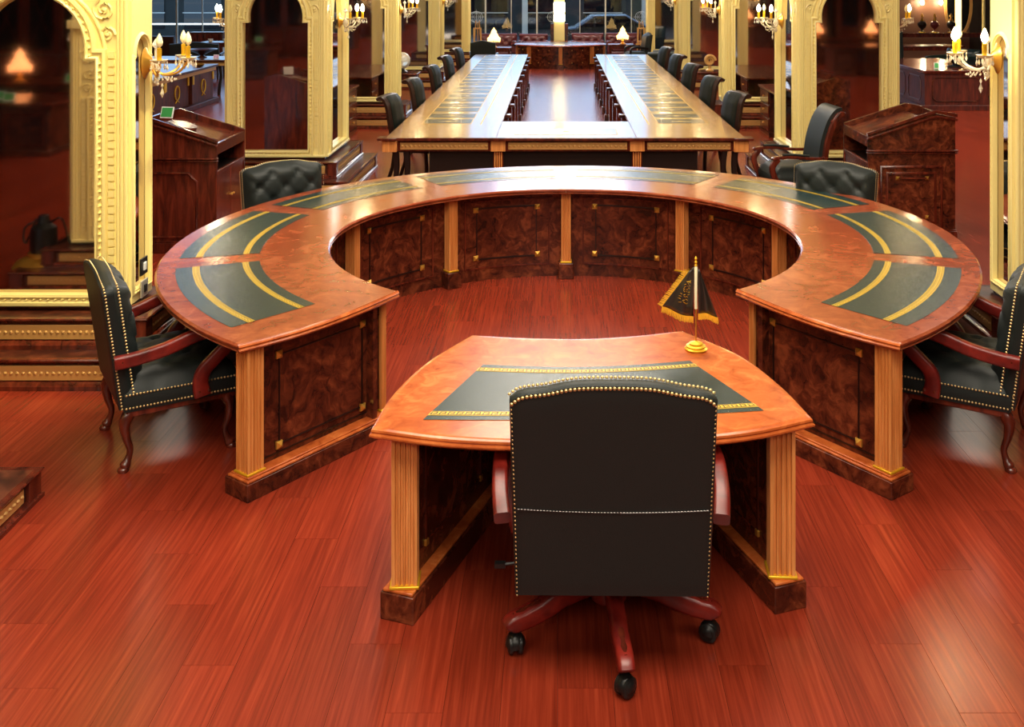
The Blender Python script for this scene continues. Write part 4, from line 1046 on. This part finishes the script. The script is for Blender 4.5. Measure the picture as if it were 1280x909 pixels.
# ------------------------------------------------------------------ LECTERNS (local: reader side +x low, back -x high; panels face -y)
def make_lectern(label, loc, wood_, panel, knob):
    t = thing('lectern', label, 'lectern', loc)
    W_, D_ = .83, .86            # x length, y depth; origin at the low front corner, x runs to -W
    side = [(-W_, .0), (0, 0), (0, 1.0), (-.64, 1.205), (-W_, 1.17)]
    for y0 in (0, D_-.035):
        b_ = MB().prism([(x, z) for x, z in side], -y0-.035, -y0, Matrix.Rotation(PI/2, 4, 'X')).build('side_panel', wood_, t, bevel=.003, smooth=0)
        if y0 == 0:
            cap = [(0.012, 1.0), (-.64, 1.215), (-W_-.015, 1.18)]
            cm = MB().tube([(x, -.005, z+.01) for x, z in cap], (.016, .016), 8, (0, 1, 0), sq=True).tube([(x, -.012, z-.035) for x, z in cap], (.008, .012), 8, (0, 1, 0), sq=True)
            cm.build('rim_moulding', 'mahogany', b_)
            MB().box(-W_-.02, .02, -.028, 0, .845, .862).box(-W_-.02, .02, -.020, 0, .825, .838).build('waist_moulding', 'mahogany', b_, bevel=.004)
            MB().box(-W_-.01, .01, -.03, 0, 0, .09).box(-W_-.005, .005, -.018, 0, .09, .105).build('base_moulding', 'mahogany', b_, bevel=.004)
            if panel == 'octagon':
                f = lambda u, v, h: (u, -h, v)
                x0, x1, z0, z1, c_ = -.72, -.18, .14, .72, .08
                path = [(x0+c_, z0), (x1-c_, z0), (x1, z0+c_), (x1, z1-c_), (x1-c_, z1), (x0+c_, z1), (x0, z1-c_), (x0, z0+c_)]
                MB().sweep(path, [(-.012, 0), (-.01, .008), (0, .012), (.01, .008), (.012, 0)], True, f).build('octagon_moulding', 'mahogany', b_)
            else:
                f = lambda u, v, h: (u, -h, v)
                for (x0, x1, z0, z1, hh) in ((-.70, -.12, .12, .70, .014), (-.64, -.18, .17, .64, .008)):
                    MB().sweep([(x0, z0), (x1, z0), (x1, z1), (x0, z1)], [(-.014, 0), (-.01, hh), (.004, hh*.7), (.012, 0)], True, f).build('square_moulding', 'mahogany', b_)
                MB().box(-.56, -.30, -.016, 0, .585, .60).build('inlay_bar', 'mahogany', b_)
                for (x, z) in ((-.56, .59), (-.28, .59), (-.28, .22), (-.56, .22)):
                    MB().add([(x-.018, -.002, z-.018), (x+.018, -.002, z-.018), (x+.018, -.002, z+.018), (x-.018, -.002, z+.018), (x, -.024, z)], [(0, 1, 4), (1, 2, 4), (2, 3, 4), (3, 0, 4)]).build('brass_stud', 'brass', b_, smooth=0)
    MB().box(-W_, -W_+.03, .035, D_-.035, 0, 1.16).build('back_panel', wood_, t, smooth=0)
    # sloping reading board sunk below the rims, shelf behind
    a = math.atan2(.205, .64)
    MB().add([(-.03, .035, .965), (-.62, .035, 1.13), (-.62, D_-.035, 1.13), (-.03, D_-.035, .965), (-.03, .035, .945), (-.62, .035, 1.11), (-.62, D_-.035, 1.11), (-.03, D_-.035, .945)],
             [(0, 1, 2, 3), (4, 7, 6, 5), (0, 4, 5, 1), (1, 5, 6, 2), (2, 6, 7, 3), (3, 7, 4, 0)]).build('reading_board', wood_, t, smooth=0)
    MB().box(-W_+.03, -.62, .035, D_-.035, 1.08, 1.10).build('rear_shelf', wood_, t, smooth=0)
    MB().box(-.03, 0, .035, D_-.035, .885, .985).build('front_rail', wood_, t, bevel=.003)
    MB().box(-W_+.03, -.03, .035, D_-.035, .70, .72).build('inner_shelf', 'blackwood', t, smooth=0)
    for (y0, y1) in ((.035, D_/2-.002), (D_/2+.002, D_-.035)):
        d_ = MB().box(-.03, -.008, y0, y1, .09, .70).build('door', wood_, t, bevel=.003)
        MB().lathe([(.004, 0), (.004, .012), (.011, .018), (.011, .024), (.003, .03)], 12, mat=T(-.008, D_/2-.03 if y0 < .2 else D_/2+.03, .45) @ Matrix.Rotation(PI/2, 4, 'Y')).build('knob', 'brass', d_)
    MB().box(-.03, 0, .035, D_-.035, .70, .735).build('shelf_edge', wood_, t, bevel=.004)
    MB().box(-.02, .02, -.02, D_+.02, 0, .085).build('plinth', 'mahogany', t, bevel=.005)
    return t
lecL = make_lectern('left lectern with octagonal panel moulding and sloping top with green card', (-3.10, 9.38, 0), 'mahogany', 'octagon', True)
lecR = make_lectern('burl lectern with square panel and brass studs at right behind the ring desk', (0, 0, 0), 'burl_dark', 'square', True)
lecR.location = (2.955, 9.82, 0); lecR.scale = (-1, 1, 1)
for (nm_, mt) in (('reading_well', 'darkwood'),):
    MB().lathe([(.13, .0), (.13, .022), (.002, .022)], 28, mat=Matrix.Translation((-.46, .42, 1.088)) @ Matrix.Rotation(-math.atan2(.165, .59)*-1, 4, 'Y')).build('cup_well', 'mahogany', lecL)
def card(label, loc, rz, col='green_card', s_=.1, h=.075):
    t = thing('card_stand', label, 'card', loc, rz)
    M_ = Matrix.Rotation(rad(-18), 4, 'X')
    MB().box(-s_/2, s_/2, 0, .012, 0, h, M_).build('holder', 'white', t, bevel=.002)
    MB().box(-s_/2+.01, s_/2-.01, -.002, 0, .012, h-.01, M_).build('card', col, t, smooth=0)
    return t
card('green card in a white stand on the left lectern', (-3.72, 9.80, 1.165), rad(-12), s_=.13, h=.11)

# ------------------------------------------------------------------ BACK: round counter, sofas, wing chairs, lamps
rc = thing('round_counter', 'dark oval counter with pale pilasters beyond the long table', 'counter', (.08, 29.3, 0))
rcp = lambda k_: [(k_*1.3*math.cos(a), k_*1.15*math.sin(a)) for a in lin(0, 2*PI, 49)[:-1]]
MB().sweep(rcp(1), [(-.6, .64), (-.02, .64), (0, .63), (.01, .615), (-.01, .595), (-.03, .59), (-.6, .59)], True, lambda u, v, h: (u, v, h)).build('counter_top', 'burl_top', rc)
MB().prism(rcp(.6), .56, .638).build('centre_top', 'darkwood', rc)
MB().sweep(rcp(.93), [(-.03, 0), (-.03, .59), (0, .59), (0, 0)], True, lambda u, v, h: (u, v, h)).build('body', 'burl_dark', rc)
for k in range(8):
    a = -PI/2+k*PI/4; x, y = 1.215*math.cos(a), 1.085*math.sin(a)
    pilaster(rc, x, y, a+PI/2, z0=.12, z1=.59, w=.1)
    MB().box(-.08, .08, -.07, .07, 0, .12).build('plinth_block', 'burl_dark', rc, loc=(x, y, 0), rot=(0, 0, a+PI/2))
    for da in (-.22, .22):
        a2 = a+PI/8+da*.6
        for z in (.16, .50):
            MB().dot((1.212*math.cos(a2), 1.072*math.sin(a2), z), (math.cos(a2), math.sin(a2), 0), .02, 4).build('brass_stud', 'brass', rc, smooth=0)
def sofa(label, x0, x1, y, z, mat='maroon', depth=.8):
    t = thing('tufted_sofa', label, 'sofa', ((x0+x1)/2, y, 0)); L = (x1-x0)/2
    MB().box(-L, L, 0, depth, .08, .34).build('base', mat, t, bevel=.04)
    n = max(2, round(2*L/.6))
    for k in range(n):
        a = -L+.14+(2*L-.28)*k/n; b_ = -L+.14+(2*L-.28)*(k+1)/n
        MB().box(a+.005, b_-.005, .0, depth-.22, .34, .46).build('seat_cushion', mat, t, bevel=.035, seg=3)
    c, _, _, _ = cushion(L, .34, z, .2, tuft=(.24, .2, .05), bulge=.03, nu=int(40*L)+8, nv=12); c.v = [(x, depth-yy, zz) for x, yy, zz in c.v]; c.build('backrest', mat, t, smooth=60)
    MB().tube([(-L, depth-.1, z-.02), (L, depth-.1, z-.02)], (.07, .05), 12, (0, 1, 0)).build('back_roll', mat, t)
    for s_ in (-1, 1):
        MB().tube([(s_*(L-.07), 0, .56), (s_*(L-.07), depth, .56)], (.09, .08), 12, (1, 0, 0)).box(s_*(L-.07)-.06, s_*(L-.07)+.06, .0, depth, .1, .55).build('armrest', mat, t, bevel=.01)
        for yy in (.06, depth-.08): MB().lathe([(.03, .08), (.02, 0)], 8, (s_*(L-.1), yy, 0)).build('foot', 'blackwood', t)
    return t
sofa('maroon tufted sofa by the storefront left of the round counter', -2.35, -1.22, 30.2, .80)
sofa('maroon tufted sofa by the storefront directly behind the counter left half', -1.15, -.3, 30.5, .78, depth=.7)
sofa('maroon tufted sofa by the storefront behind the counter right half', .42, 1.38, 30.5, .80, depth=.7)
sofa('maroon tufted sofa by the storefront right of the round counter', 1.45, 2.5, 30.2, .82)
def wing(label, loc, rz, z=1.02, w_=.3, mat='leather'):
    t = thing('high_back_chair', label, 'chair', loc, rz)
    c, _, _, _ = cushion(w_, .38, z-.05, .12, lambda u: .05*(math.cos(u*PI)*.5+.5), bulge=.03, nu=18, nv=12); c.v = [(x, y-.3, zz) for x, y, zz in c.v]; lean(c, (0, -.3, .38), rad(7)); c.build('backrest', mat, t, smooth=60)
    s, _, _, _ = cushion(w_, -.3, .28, .12, bulge=.04, nu=12, nv=12); s.v = [(x, -zz, y+.36) for x, y, zz in s.v]; s.build('seat', mat, t, smooth=60)
    for s_ in (-1, 1):
        MB().tube(bez([(s_*w_, -.25, .6), (s_*(w_+.02), .05, .64), (s_*(w_+.02), .22, .6), (s_*w_, .24, .36)], 4), (.03, .03), 8, (1, 0, 0)).build('armrest', 'blackwood', t)
        for y in (-.24, .24): MB().tube([(s_*(w_-.05), y, .38), (s_*(w_-.05), y, 0)], (.022, .022), 8, (1, 0, 0), sq=True).build('leg', 'blackwood', t)
    return t
wing('black camel-back chair turned away at the far left end of the long table', (-1.80, 25.2, 0), rad(0), .98)
wing('black wing chair in profile left of the last right pillar', (2.12, 27.75, 0), rad(100), 1.02)
wing('black camel-back chair behind the mahogany desk at upper right', (7.35, 22.9, 0), rad(180), 1.34, .42)
def armchair_block(label, loc, rz, mat, w_=.45, z=.95):
    t = thing('club_chair', label, 'chair', loc, rz)
    MB().box(-w_, w_, -.4, .4, .0, .4).build('base', mat, t, bevel=.03)
    MB().box(-w_+.13, w_-.13, -.25, .42, .4, .5).build('seat_cushion', mat, t, bevel=.04, seg=3)
    c, _, _, _ = cushion(w_, .35, z, .18, bulge=.04, nu=18, nv=12); c.v = [(x, y-.42, zz) for x, y, zz in c.v]; lean(c, (0, -.42, .35), rad(8)); c.build('backrest', mat, t, smooth=60)
    for s_ in (-1, 1): MB().tube([(s_*(w_-.06), -.4, .6), (s_*(w_-.06), .42, .58)], (.08, .07), 10, (1, 0, 0)).box(s_*(w_-.06)-.06, s_*(w_-.06)+.06, -.38, .4, .1, .58).build('armrest', mat, t, bevel=.01)
    return t
armchair_block('dark green leather club chair behind the far right conference chairs', (2.75, 25.9, 0), rad(75), 'green_leather', .45, .98)
def side_table(label, loc, w_, d, h, name='side_table', cat='table', mat='mahogany'):
    t = thing(name, label, cat, loc)
    MB().box(-w_/2, w_/2, -d/2, d/2, h-.035, h).build('table_top', mat, t, bevel=.008)
    MB().box(-w_/2+.04, w_/2-.04, -d/2+.04, d/2-.04, h-.12, h-.035).build('apron', mat, t, bevel=.004)
    for x in (-1, 1):
        for y in (-1, 1):
            xx, yy = x*(w_/2-.06), y*(d/2-.06)
            MB().tube([(xx, yy, h-.05), (xx, yy, h*.5), (xx, yy, 0)], [(.028, .028), (.02, .02), (.016, .016)], 8, (1, 0, 0)).build('leg', mat, t)
    return t
side_table('small table under the left crystal lamp before the sofas', (-1.6, 27.9, 0), .7, .5, .62)
side_table('small table under the right crystal lamp before the sofas', (1.75, 28.6, 0), .7, .5, .66)
def table_lamp(label, loc, glow='lampglow', sc=1, energy=4):
    t = thing('crystal_table_lamp', label, 'lamp', loc); t.scale = (sc, sc, sc)
    MB().lathe([(.004, 0), (.08, .004), (.085, .02), (.05, .03), (.025, .06), (.045, .09), (.02, .12), (.02, .17)], 18).build('base', 'brass', t)
    sh = MB().lathe([(.14, .17), (.155, .19), (.16, .22), (.135, .25), (.10, .29), (.075, .35), (.055, .41), (.03, .45), (.012, .47), (.004, .50)], 20).build('lamp_shade', glow, t)
    pr = MB()
    for r_, z_, n in ((.15, .17, 22), (.158, .22, 22), (.10, .30, 14), (.06, .40, 9)):
        for k in range(n):
            a = 2*PI*k/n; pr.lathe([(.001, .02), (.010, 0), (.001, -.045)], 5, (r_*math.cos(a), r_*math.sin(a), z_))
    stuff(pr.build('crystal_fringe', glow, sh, smooth=0))
    return t
table_lamp('glowing crystal lamp on the small table at far left', (-1.72, 27.85, .62), sc=1.08)
table_lamp('glowing crystal lamp on the small table at far right', (1.80, 28.55, .66), sc=1.02)
# small easel-like gold frames beside the last pillars
for lb, x in (('gilt easel frame beside the last left pillar', -2.32), ('gilt easel frame beside the last right pillar', 2.42)):
    t = thing('gilt_easel', lb, 'easel', (x, 29.9, 0))
    for dx in (-.14, .14): MB().tube([(dx, 0, 0), (dx*.35, .0, 1.25)], .018, 6).build('leg', 'gilt', t)
    MB().tube([(0, .3, 0), (0, .02, 1.2)], .018, 6).build('leg', 'gilt', t)
    MB().box(-.16, .16, -.04, -.01, .55, .60).build('ledge', 'gilt', t); MB().plate([(-.12, .62), (.12, .62), (.12, 1.05), (-.12, 1.05)], [(-.08, .66), (.08, .66), (.08, 1.01), (-.08, 1.01)], .01, .04, Matrix.Rotation(PI/2, 4, 'X')).build('frame', 'gilt', t)

# tables before the third / fourth pillars with a shell and a glass ball
side_table('mahogany table carrying the shell sculpture before the fourth right pillar', (3.0, 19.5, 0), 1.1, .55, .74)
side_table('dark table carrying the glass ball at left before the fourth pillar', (-3.05, 19.4, 0), .9, .55, .72)
t = thing('shell_sculpture', 'small round shell sculpture on the right mahogany table', 'sculpture', (2.86, 19.4, .74))
MB().lathe([(.01, 0), (.07, .0), (.08, .02), (.03, .05), (.03, .1)], 14).build('base', 'gilt', t)
MB().tube([((.10-.085*q)*math.cos(q*4.5*PI), 0, .20+(.10-.085*q)*math.sin(q*4.5*PI)) for q in lin(0, 1, 40)], [(.05-.04*q, .034-.024*q) for q in lin(0, 1, 40)], 8, (0, 1, 0)).build('shell', 'gilt', t)
t = thing('glass_ball', 'clear glass ball on a dark stand between the third and fourth left pillars', 'ornament', (-2.92, 19.35, .72))
MB().lathe([(.01, 0), (.1, 0), (.11, .02), (.06, .06), (.02, .07)], 16).build('stand', 'blackwood', t)
MB().lathe([(.16*math.sin(a), .225-.16*math.cos(a)) for a in lin(.02, PI-.02, 16)], 22).build('ball', 'crystal', t, smooth=80)

# ------------------------------------------------------------------ SIDE ROOMS
# wreath desk (left opening)
wd_ = thing('wreath_desk', 'long dark desk with gilt wreaths between first and second left pillars', 'desk', (-6.9, 16.9, 0))
MB().box(-1.3, 0.03, 0, 4.0, .71, .757).build('desk_top', 'darkwood', wd_, bevel=.008)
MB().box(-1.25, 0, .05, 3.95, .64, .71).build('frieze', 'gilt', wd_)
for (y0, y1) in ((.1, 1.35), (1.42, 2.62), (2.7, 3.9)):
    p_ = MB().box(-1.2, -.04 if y0 < 1.4 or y0 > 2.5 else -.08, y0, y1, .08, .64).build('pedestal', 'matte_mahogany', wd_, bevel=.006)
    xx = -.04 if y0 < 1.4 or y0 > 2.5 else -.08; cy_ = (y0+y1)/2
    MB().tube([(xx+.008, cy_+.11*math.cos(a), .38+.13*math.sin(a)) for a in lin(0, 2*PI, 21)[:-1]], (.014, .01), 6, (1, 0, 0), closed=True).tube([(xx+.008, cy_-.09, .20), (xx+.008, cy_, .25), (xx+.008, cy_+.09, .20)], .01, 5).build('gilt_wreath', 'gold_flat', p_)
    for yy in (y0+.04, y1-.04): MB().box(xx, xx+.02, yy-.03, yy+.03, .46, .62).build('gilt_bracket', 'gold_flat', p_, bevel=.004)
MB().box(-1.25, 0.05, .02, 3.98, 0, .09).build('plinth', 'matte_mahogany', wd_, bevel=.01)
t = thing('trinket_dish', 'small brass dish on the wreath desk', 'dish', (-7.02, 20.2, .757)); MB().lathe([(.03, 0), (.08, .01), (.12, .05), (.11, .055), (.07, .03), (.002, .02)], 16).build('bowl', 'brass', t)
# table behind the wreath desk
rt = thing('inlaid_side_table', 'long table with bowl and purple card behind the wreath desk', 'table', (-8.0, 22.4, 0))
MB().box(-1.0, 1.0, -.55, .55, .715, .757).build('table_top', 'darkwood', rt, bevel=.01); MB().box(-.95, .95, -.5, .5, .63, .715).build('frieze', 'gilt', rt)
for x in (-.8, .8):
    for y in (-.4, .4): MB().tube(bez([(x, y, .63), (x+.03, y, .4), (x, y, .2), (x-.02, y, 0)], 4), .035, 8).build('leg', 'blackwood', rt)
t = thing('wooden_bowl', 'wide shallow footed bowl on the table behind the wreath desk', 'bowl', (-7.75, 22.5, .757)); MB().lathe([(.1, 0), (.1, .02), (.03, .05), (.12, .1), (.33, .18), (.32, .19), (.1, .12), (.002, .08)], 22).build('bowl', 'darkwood', t)
m_, tt, bb = newmat('purple_card'); bb.inputs['Base Color'].default_value = srgb(196, 150, 190); M['purple'] = m_
card('purple card on the table behind the wreath desk', (-7.35, 22.2, .757), 0, 'purple', .12, .09)
wing('black camel-back settee behind the footed bowl at left', (-8.9, 25.6, 0), 0, .92, .6)
side_table('pale-topped far table with small cups seen beside left lit sconce', (-9.0, 28.0, 0), 1.3, .8, .76)
for k, x in enumerate((-9.35, -8.95)):
    t = thing('small_cup', ['left small white cup on the pale-topped far table', 'right small white cup on the pale-topped far table'][k], 'cup', (x, 27.8, .76)); MB().lathe([(.03, 0), (.06, .03), (.07, .09), (.06, .09), (.03, .02)], 12).build('cup', 'white', t)
armchair_block('reddish brown sofa chair at the far upper left behind the wreath desk', (-10.4, 26.8, 0), 0, 'leather_brown', .6, 1.0)
for k, x in enumerate((-9.2, -11.6)):
    cb = thing('wall_cabinet', ['dark cabinet before the left glass wall', 'dark cabinet farther left before the glass wall'][k], 'cabinet', (x-1.1, 30.2, 0))
    MB().box(-.5, .5, 0, .4, 0, .9).build('body', 'darkwood', cb, bevel=.01)
    for s_ in (-1, 1):
        d_ = MB().box(min(0, s_*.48)+.01, max(0, s_*.48)-.01, -.02, 0, .08, .86).build('door', 'mahogany', cb, bevel=.005); MB().dot((s_*.05, -.02, .5), (0, -1, 0), .015).build('knob', 'brass', d_)

# mahogany desk (right opening)
md_ = thing('mahogany_desk', 'large red mahogany L-shaped desk between first and second right pillars', 'desk', (6.9, 19.4, 0))
lp = [(-.04, -.04), (2.3, -.04), (2.3, 1.15), (1.35, 1.15), (1.35, 2.95), (-.04, 2.95)]
MB().prism(lp, .725, .757).build('desk_top', 'mahogany', md_, bevel=.008)
MB().prism([(x*.985+.01, y*.985+.01) for x, y in lp], .70, .725).build('top_moulding', 'mahogany', md_)
bd_ = MB().box(0, 2.25, 0, .05, .05, .70).build('front_panel', 'matte_mahogany', md_, smooth=0); sdp = MB().box(0, .05, .05, 2.9, .05, .70).build('side_panel', 'matte_mahogany', md_, smooth=0)
MB().box(-.03, 2.28, -.03, .02, 0, .10).box(-.03, .02, .02, 2.92, 0, .10).build('plinth', 'matte_mahogany', md_, bevel=.006)
def octo(par, x0, x1, z0, z1, f, c_=.07):
    path = [(x0+c_, z0), (x1-c_, z0), (x1, z0+c_), (x1, z1-c_), (x1-c_, z1), (x0+c_, z1), (x0, z1-c_), (x0, z0+c_)]
    MB().sweep(path, [(-.012, 0), (-.008, .01), (.008, .01), (.012, 0)], True, f).build('octagon_moulding', 'darkwood', par)
octo(bd_, .15, 1.05, .17, .62, lambda u, v, h: (u, -h, v)); octo(bd_, 1.2, 2.15, .17, .62, lambda u, v, h: (u, -h, v))
for a, b_ in ((.2, .9), (1.1, 1.9), (2.1, 2.75)): octo(sdp, a, b_, .17, .62, lambda u, v, h: (-h, u, v))
card('pale green card on the mahogany desk at right', (7.25, 19.75, .757), rad(-20), 'green_card', .09, .12)
t = thing('glass_ornament', 'dark faceted glass ornament on the right mahogany desk', 'ornament', (7.75, 20.1, .757)); MB().lathe([(.12, 0), (.13, .03), (.05, .06), (.09, .12), (.10, .17), (.03, .22), (.001, .25)], 8).build('body', 'dglass', t, smooth=0); MB().lathe([(.16, 0), (.16, .02), (.1, .03)], 12).build('base', 'blackwood', t)
side_table('pale desk behind the black high-back chair at upper right', (9.5, 26.6, 0), 1.7, .8, .76)
cn = side_table('far right console carrying vases below the wall mirror', (11.0, 29.6, 0), 2.6, .5, .92, 'console_table')
def vase(label, loc, k=0):
    t = thing('ornamental_vase', label, 'vase', loc)
    MB().lathe([(.01, 0), (.1, 0), (.1, .02), (.03, .06), (.03, .1), (.10, .16), (.13, .24), (.10, .31), (.04, .34), (.05, .37), (.02, .38)], 16).build('body', 'blackwood' if k != 1 else 'maroon', t)
    MB().lathe([(.101, 0), (.106, .01), (.101, .03)], 16).lathe([(.04, .34), (.055, .36), (.02, .44), (.05, .47), (.01, .56)], 12).build('gilt_mount', 'brass', t)
    return t
vase('left dark vase with gilt mount on the far right console', (10.42, 29.5, .92)); vase('reddish figurine vase in the middle of the far right console', (10.78, 29.5, .92), 1); vase('right dark vase with tall gilt mount on the far right console', (11.25, 29.5, .92))
armchair_block('dark green club chair beyond the mahogany desk near right sconce', (9.3, 24.3, 0), rad(120), 'green_leather', .45, .8)

# pedestal desks behind the second pillars
def ped_desk(label, loc, mir_=1):
    t = thing('pedestal_desk', label, 'desk', loc); t.scale = (mir_, 1, 1)
    MB().box(-.02, .9, 0, 2.7, .722, .757).build('desk_top', 'mahogany', t, bevel=.008)
    for (y0, y1) in ((.05, .75), (1.95, 2.65)):
        p_ = MB().box(.02, .85, y0, y1, .06, .722).build('pedestal', 'darkwood', t, bevel=.004)
        for k in range(3):
            d_ = MB().box(.0, .02, y0+.03, y1-.03, .09+.21*k, .28+.21*k).build('drawer', 'mahogany', p_, bevel=.004)
            MB().tube(bez([(-.002, (y0+y1)/2-.05, .2+.21*k), (-.02, (y0+y1)/2, .18+.21*k), (-.002, (y0+y1)/2+.05, .2+.21*k)], 4), .006, 6).build('drawer_pull', 'brass', d_)
        MB().box(0.005, .87, y0-.02, y1+.02, 0, .07).build('plinth', 'darkwood', p_)
    MB().box(.6, .63, .75, 1.95, .1, .722).build('modesty_panel', 'blackwood', t)
    return t
ped_desk('mahogany pedestal desk with drawers behind the second right pillar', (3.3, 14.2, 0), 1)
ped_desk('mahogany pedestal desk mostly hidden behind the second left pillar', (-3.25, 14.1, 0), -1)

# ------------------------------------------------------------------ THINGS SEEN IN THE MIRRORS (behind and beside the camera)
def show_desk(label, loc, L, D):
    t = thing('showroom_desk', label, 'desk', loc)
    MB().box(0, L, 0, D, .72, .757).build('desk_top', 'mahogany', t, bevel=.01); MB().box(.05, L-.05, .05, D-.05, .66, .72).build('frieze', 'darkwood', t)
    for (a, b_) in ((.12, L*.42), (L*.58, L-.12)):
        p_ = MB().box(a, b_, .12, D-.12, .06, .66).build('pedestal', 'darkwood', t, bevel=.01)
        MB().box(a-.03, b_+.03, .09, D-.09, 0, .08).build('plinth', 'darkwood', p_, bevel=.01)
        for yy, s_ in ((.12, -1), (D-.12, 1)):
            MB().sweep([(a+.08, .15), (b_-.08, .15), (b_-.08, .58), (a+.08, .58)], [(-.01, 0), (0, .012), (.01, 0)], True, lambda u, v, h, yy=yy, s_=s_: (u, yy+s_*h, v)).build('panel_moulding', 'mahogany', p_)
    return t
show_desk('dark desk with card stands reflected in the large left mirror', (-8.9, -2.3, 0), 1.9, 1.2)
show_desk('long dark desk carrying the lamp reflected in the large left mirror', (-10.2, -4.9, 0), 2.5, 1.1)
table_lamp('amber crystal lamp reflected in the large left mirror', (-9.05, -4.15, .757), 'amber', 1.15)
card('front card stand on the desk reflected in the large left mirror', (-7.75, -1.35, .757), PI, s_=.16, h=.12); card('second card stand beside it on the reflected left desk', (-8.0, -1.55, .757), PI, s_=.16, h=.12)
card('card stand on the lamp desk reflected in the left mirror', (-8.15, -4.05, .757), PI, s_=.18, h=.13)
show_desk('dark desk reflected in the second right mirror', (6.9, -3.2, 0), 1.6, 1.1)
show_desk('long counter desk with two lamps reflected in the second right mirror', (7.0, -6.3, 0), 3.2, .9)
table_lamp('left amber lamp reflected in the second right mirror', (7.45, -5.6, .757), 'amber', 1.1); table_lamp('right amber lamp reflected in the second right mirror', (9.0, -5.6, .757), 'amber', 1.1)
for k, x in enumerate((-12, -9.4, -6.8, -4.2, -1.6, 1.0, 3.6, 6.2, 8.8)):
    cb = thing('tall_bookcase', ['bookcase', 'bookcase'][0]+' with lattice glass doors against the rear wall, '+['first', 'second', 'third', 'fourth', 'fifth', 'sixth', 'seventh', 'eighth', 'ninth'][k]+' from the left wall', 'bookcase', (x, -8.95, 0), group='bookcases along the rear wall')
    MB().box(0, 2.3, 0, .45, 0, 2.5).build('carcass', 'darkwood', cb); MB().box(-.05, 2.35, 0, .52, 2.5, 2.62).build('cornice', 'mahogany', cb, bevel=.02)
    for j in range(3):
        d_ = MB().plate([(.06+.74*j, .9), (.76+.74*j, .9), (.76+.74*j, 2.42), (.06+.74*j, 2.42)], [(.14+.74*j, .98), (.68+.74*j, .98), (.68+.74*j, 2.34), (.14+.74*j, 2.34)], -.49, -.45, Matrix.Rotation(PI/2, 4, 'X')).build('door', 'mahogany', cb)
        MB().box(.14+.74*j, .68+.74*j, .455, .46, .98, 2.34).build('door_glass', 'dglass', d_)
        MB().tube([(.14+.74*j, .47, .98), (.68+.74*j, .47, 2.34)], .008, 4).tube([(.68+.74*j, .47, .98), (.14+.74*j, .47, 2.34)], .008, 4).build('lattice', 'mahogany', d_)
        MB().box(.06+.74*j, .76+.74*j, .45, .48, .1, .85).build('lower_door', 'mahogany', cb, bevel=.01)
# brass floor polisher reflected at the left picture edge
t = thing('floor_polisher', 'brass domed base with black motor and cords, reflected in large left mirror', 'machine', (-4.28, 4.62, 0))
MB().lathe([(.01, 0), (.24, 0), (.25, .04), (.22, .09), (.24, .11), (.20, .16), (.12, .19), (.12, .22), (.01, .22)], 26).build('brass_dome', 'brass', t)
MB().lathe([(.01, .22), (.10, .22), (.11, .26), (.10, .42), (.05, .46), (.04, .52), (.01, .53)], 18).build('motor', 'plastic', t)
MB().tube(bez([(.05, 0, .46), (.16, .03, .5), (.2, 0, .35), (.27, .02, .18), (.33, -.05, .02), (.28, -.2, .012), (.1, -.3, .012), (-.2, -.26, .012)], 5), .009, 6).tube(bez([(-.05, 0, .48), (-.14, .04, .42), (-.12, .06, .3), (-.05, .02, .5)], 5), .009, 6).build('cord', 'plastic', t)
# socket plates on the side of the first left pillar
for k, (y, z, nm_) in enumerate(((6.73, .62, 'light switch plate low on the side of the large left pillar'), (6.74, .475, 'metal socket plate low on the side of the large left pillar'))):
    t = thing('socket_plate', nm_, 'socket', (LX+.004, y, z))
    MB().box(0, .012, -.055, .055, -.055, .055).build('plate', 'metal' if k else 'plastic', t, bevel=.003)
    MB().box(.012, .02, -.02, .02, -.025, .025).build('rocker', 'white' if not k else 'plastic', t, bevel=.002)
for o in S.objects:
    if o.parent is None and 'label' in o:
        n = o.name.split('.')[0]
        g = {'mirror_pillar': 'mirrored pillars along both sides of the hall', 'wall_sconce': 'crystal sconces on the pillars', 'guest_armchair': 'black tufted armchairs around the ring desk',
             'lectern': 'lecterns flanking the ring desk', 'slim_column': 'slim cream columns in the far right corner', 'tufted_sofa': 'maroon sofas along the storefront', 'crystal_table_lamp': 'crystal table lamps',
             'ornamental_vase': 'vases on the far right console', 'card_stand': 'card stands on the furniture', 'showroom_desk': 'desks reflected in the mirrors', 'gilt_easel': 'gilt easels by the storefront'}.get(n)
        if g: o['group'] = g
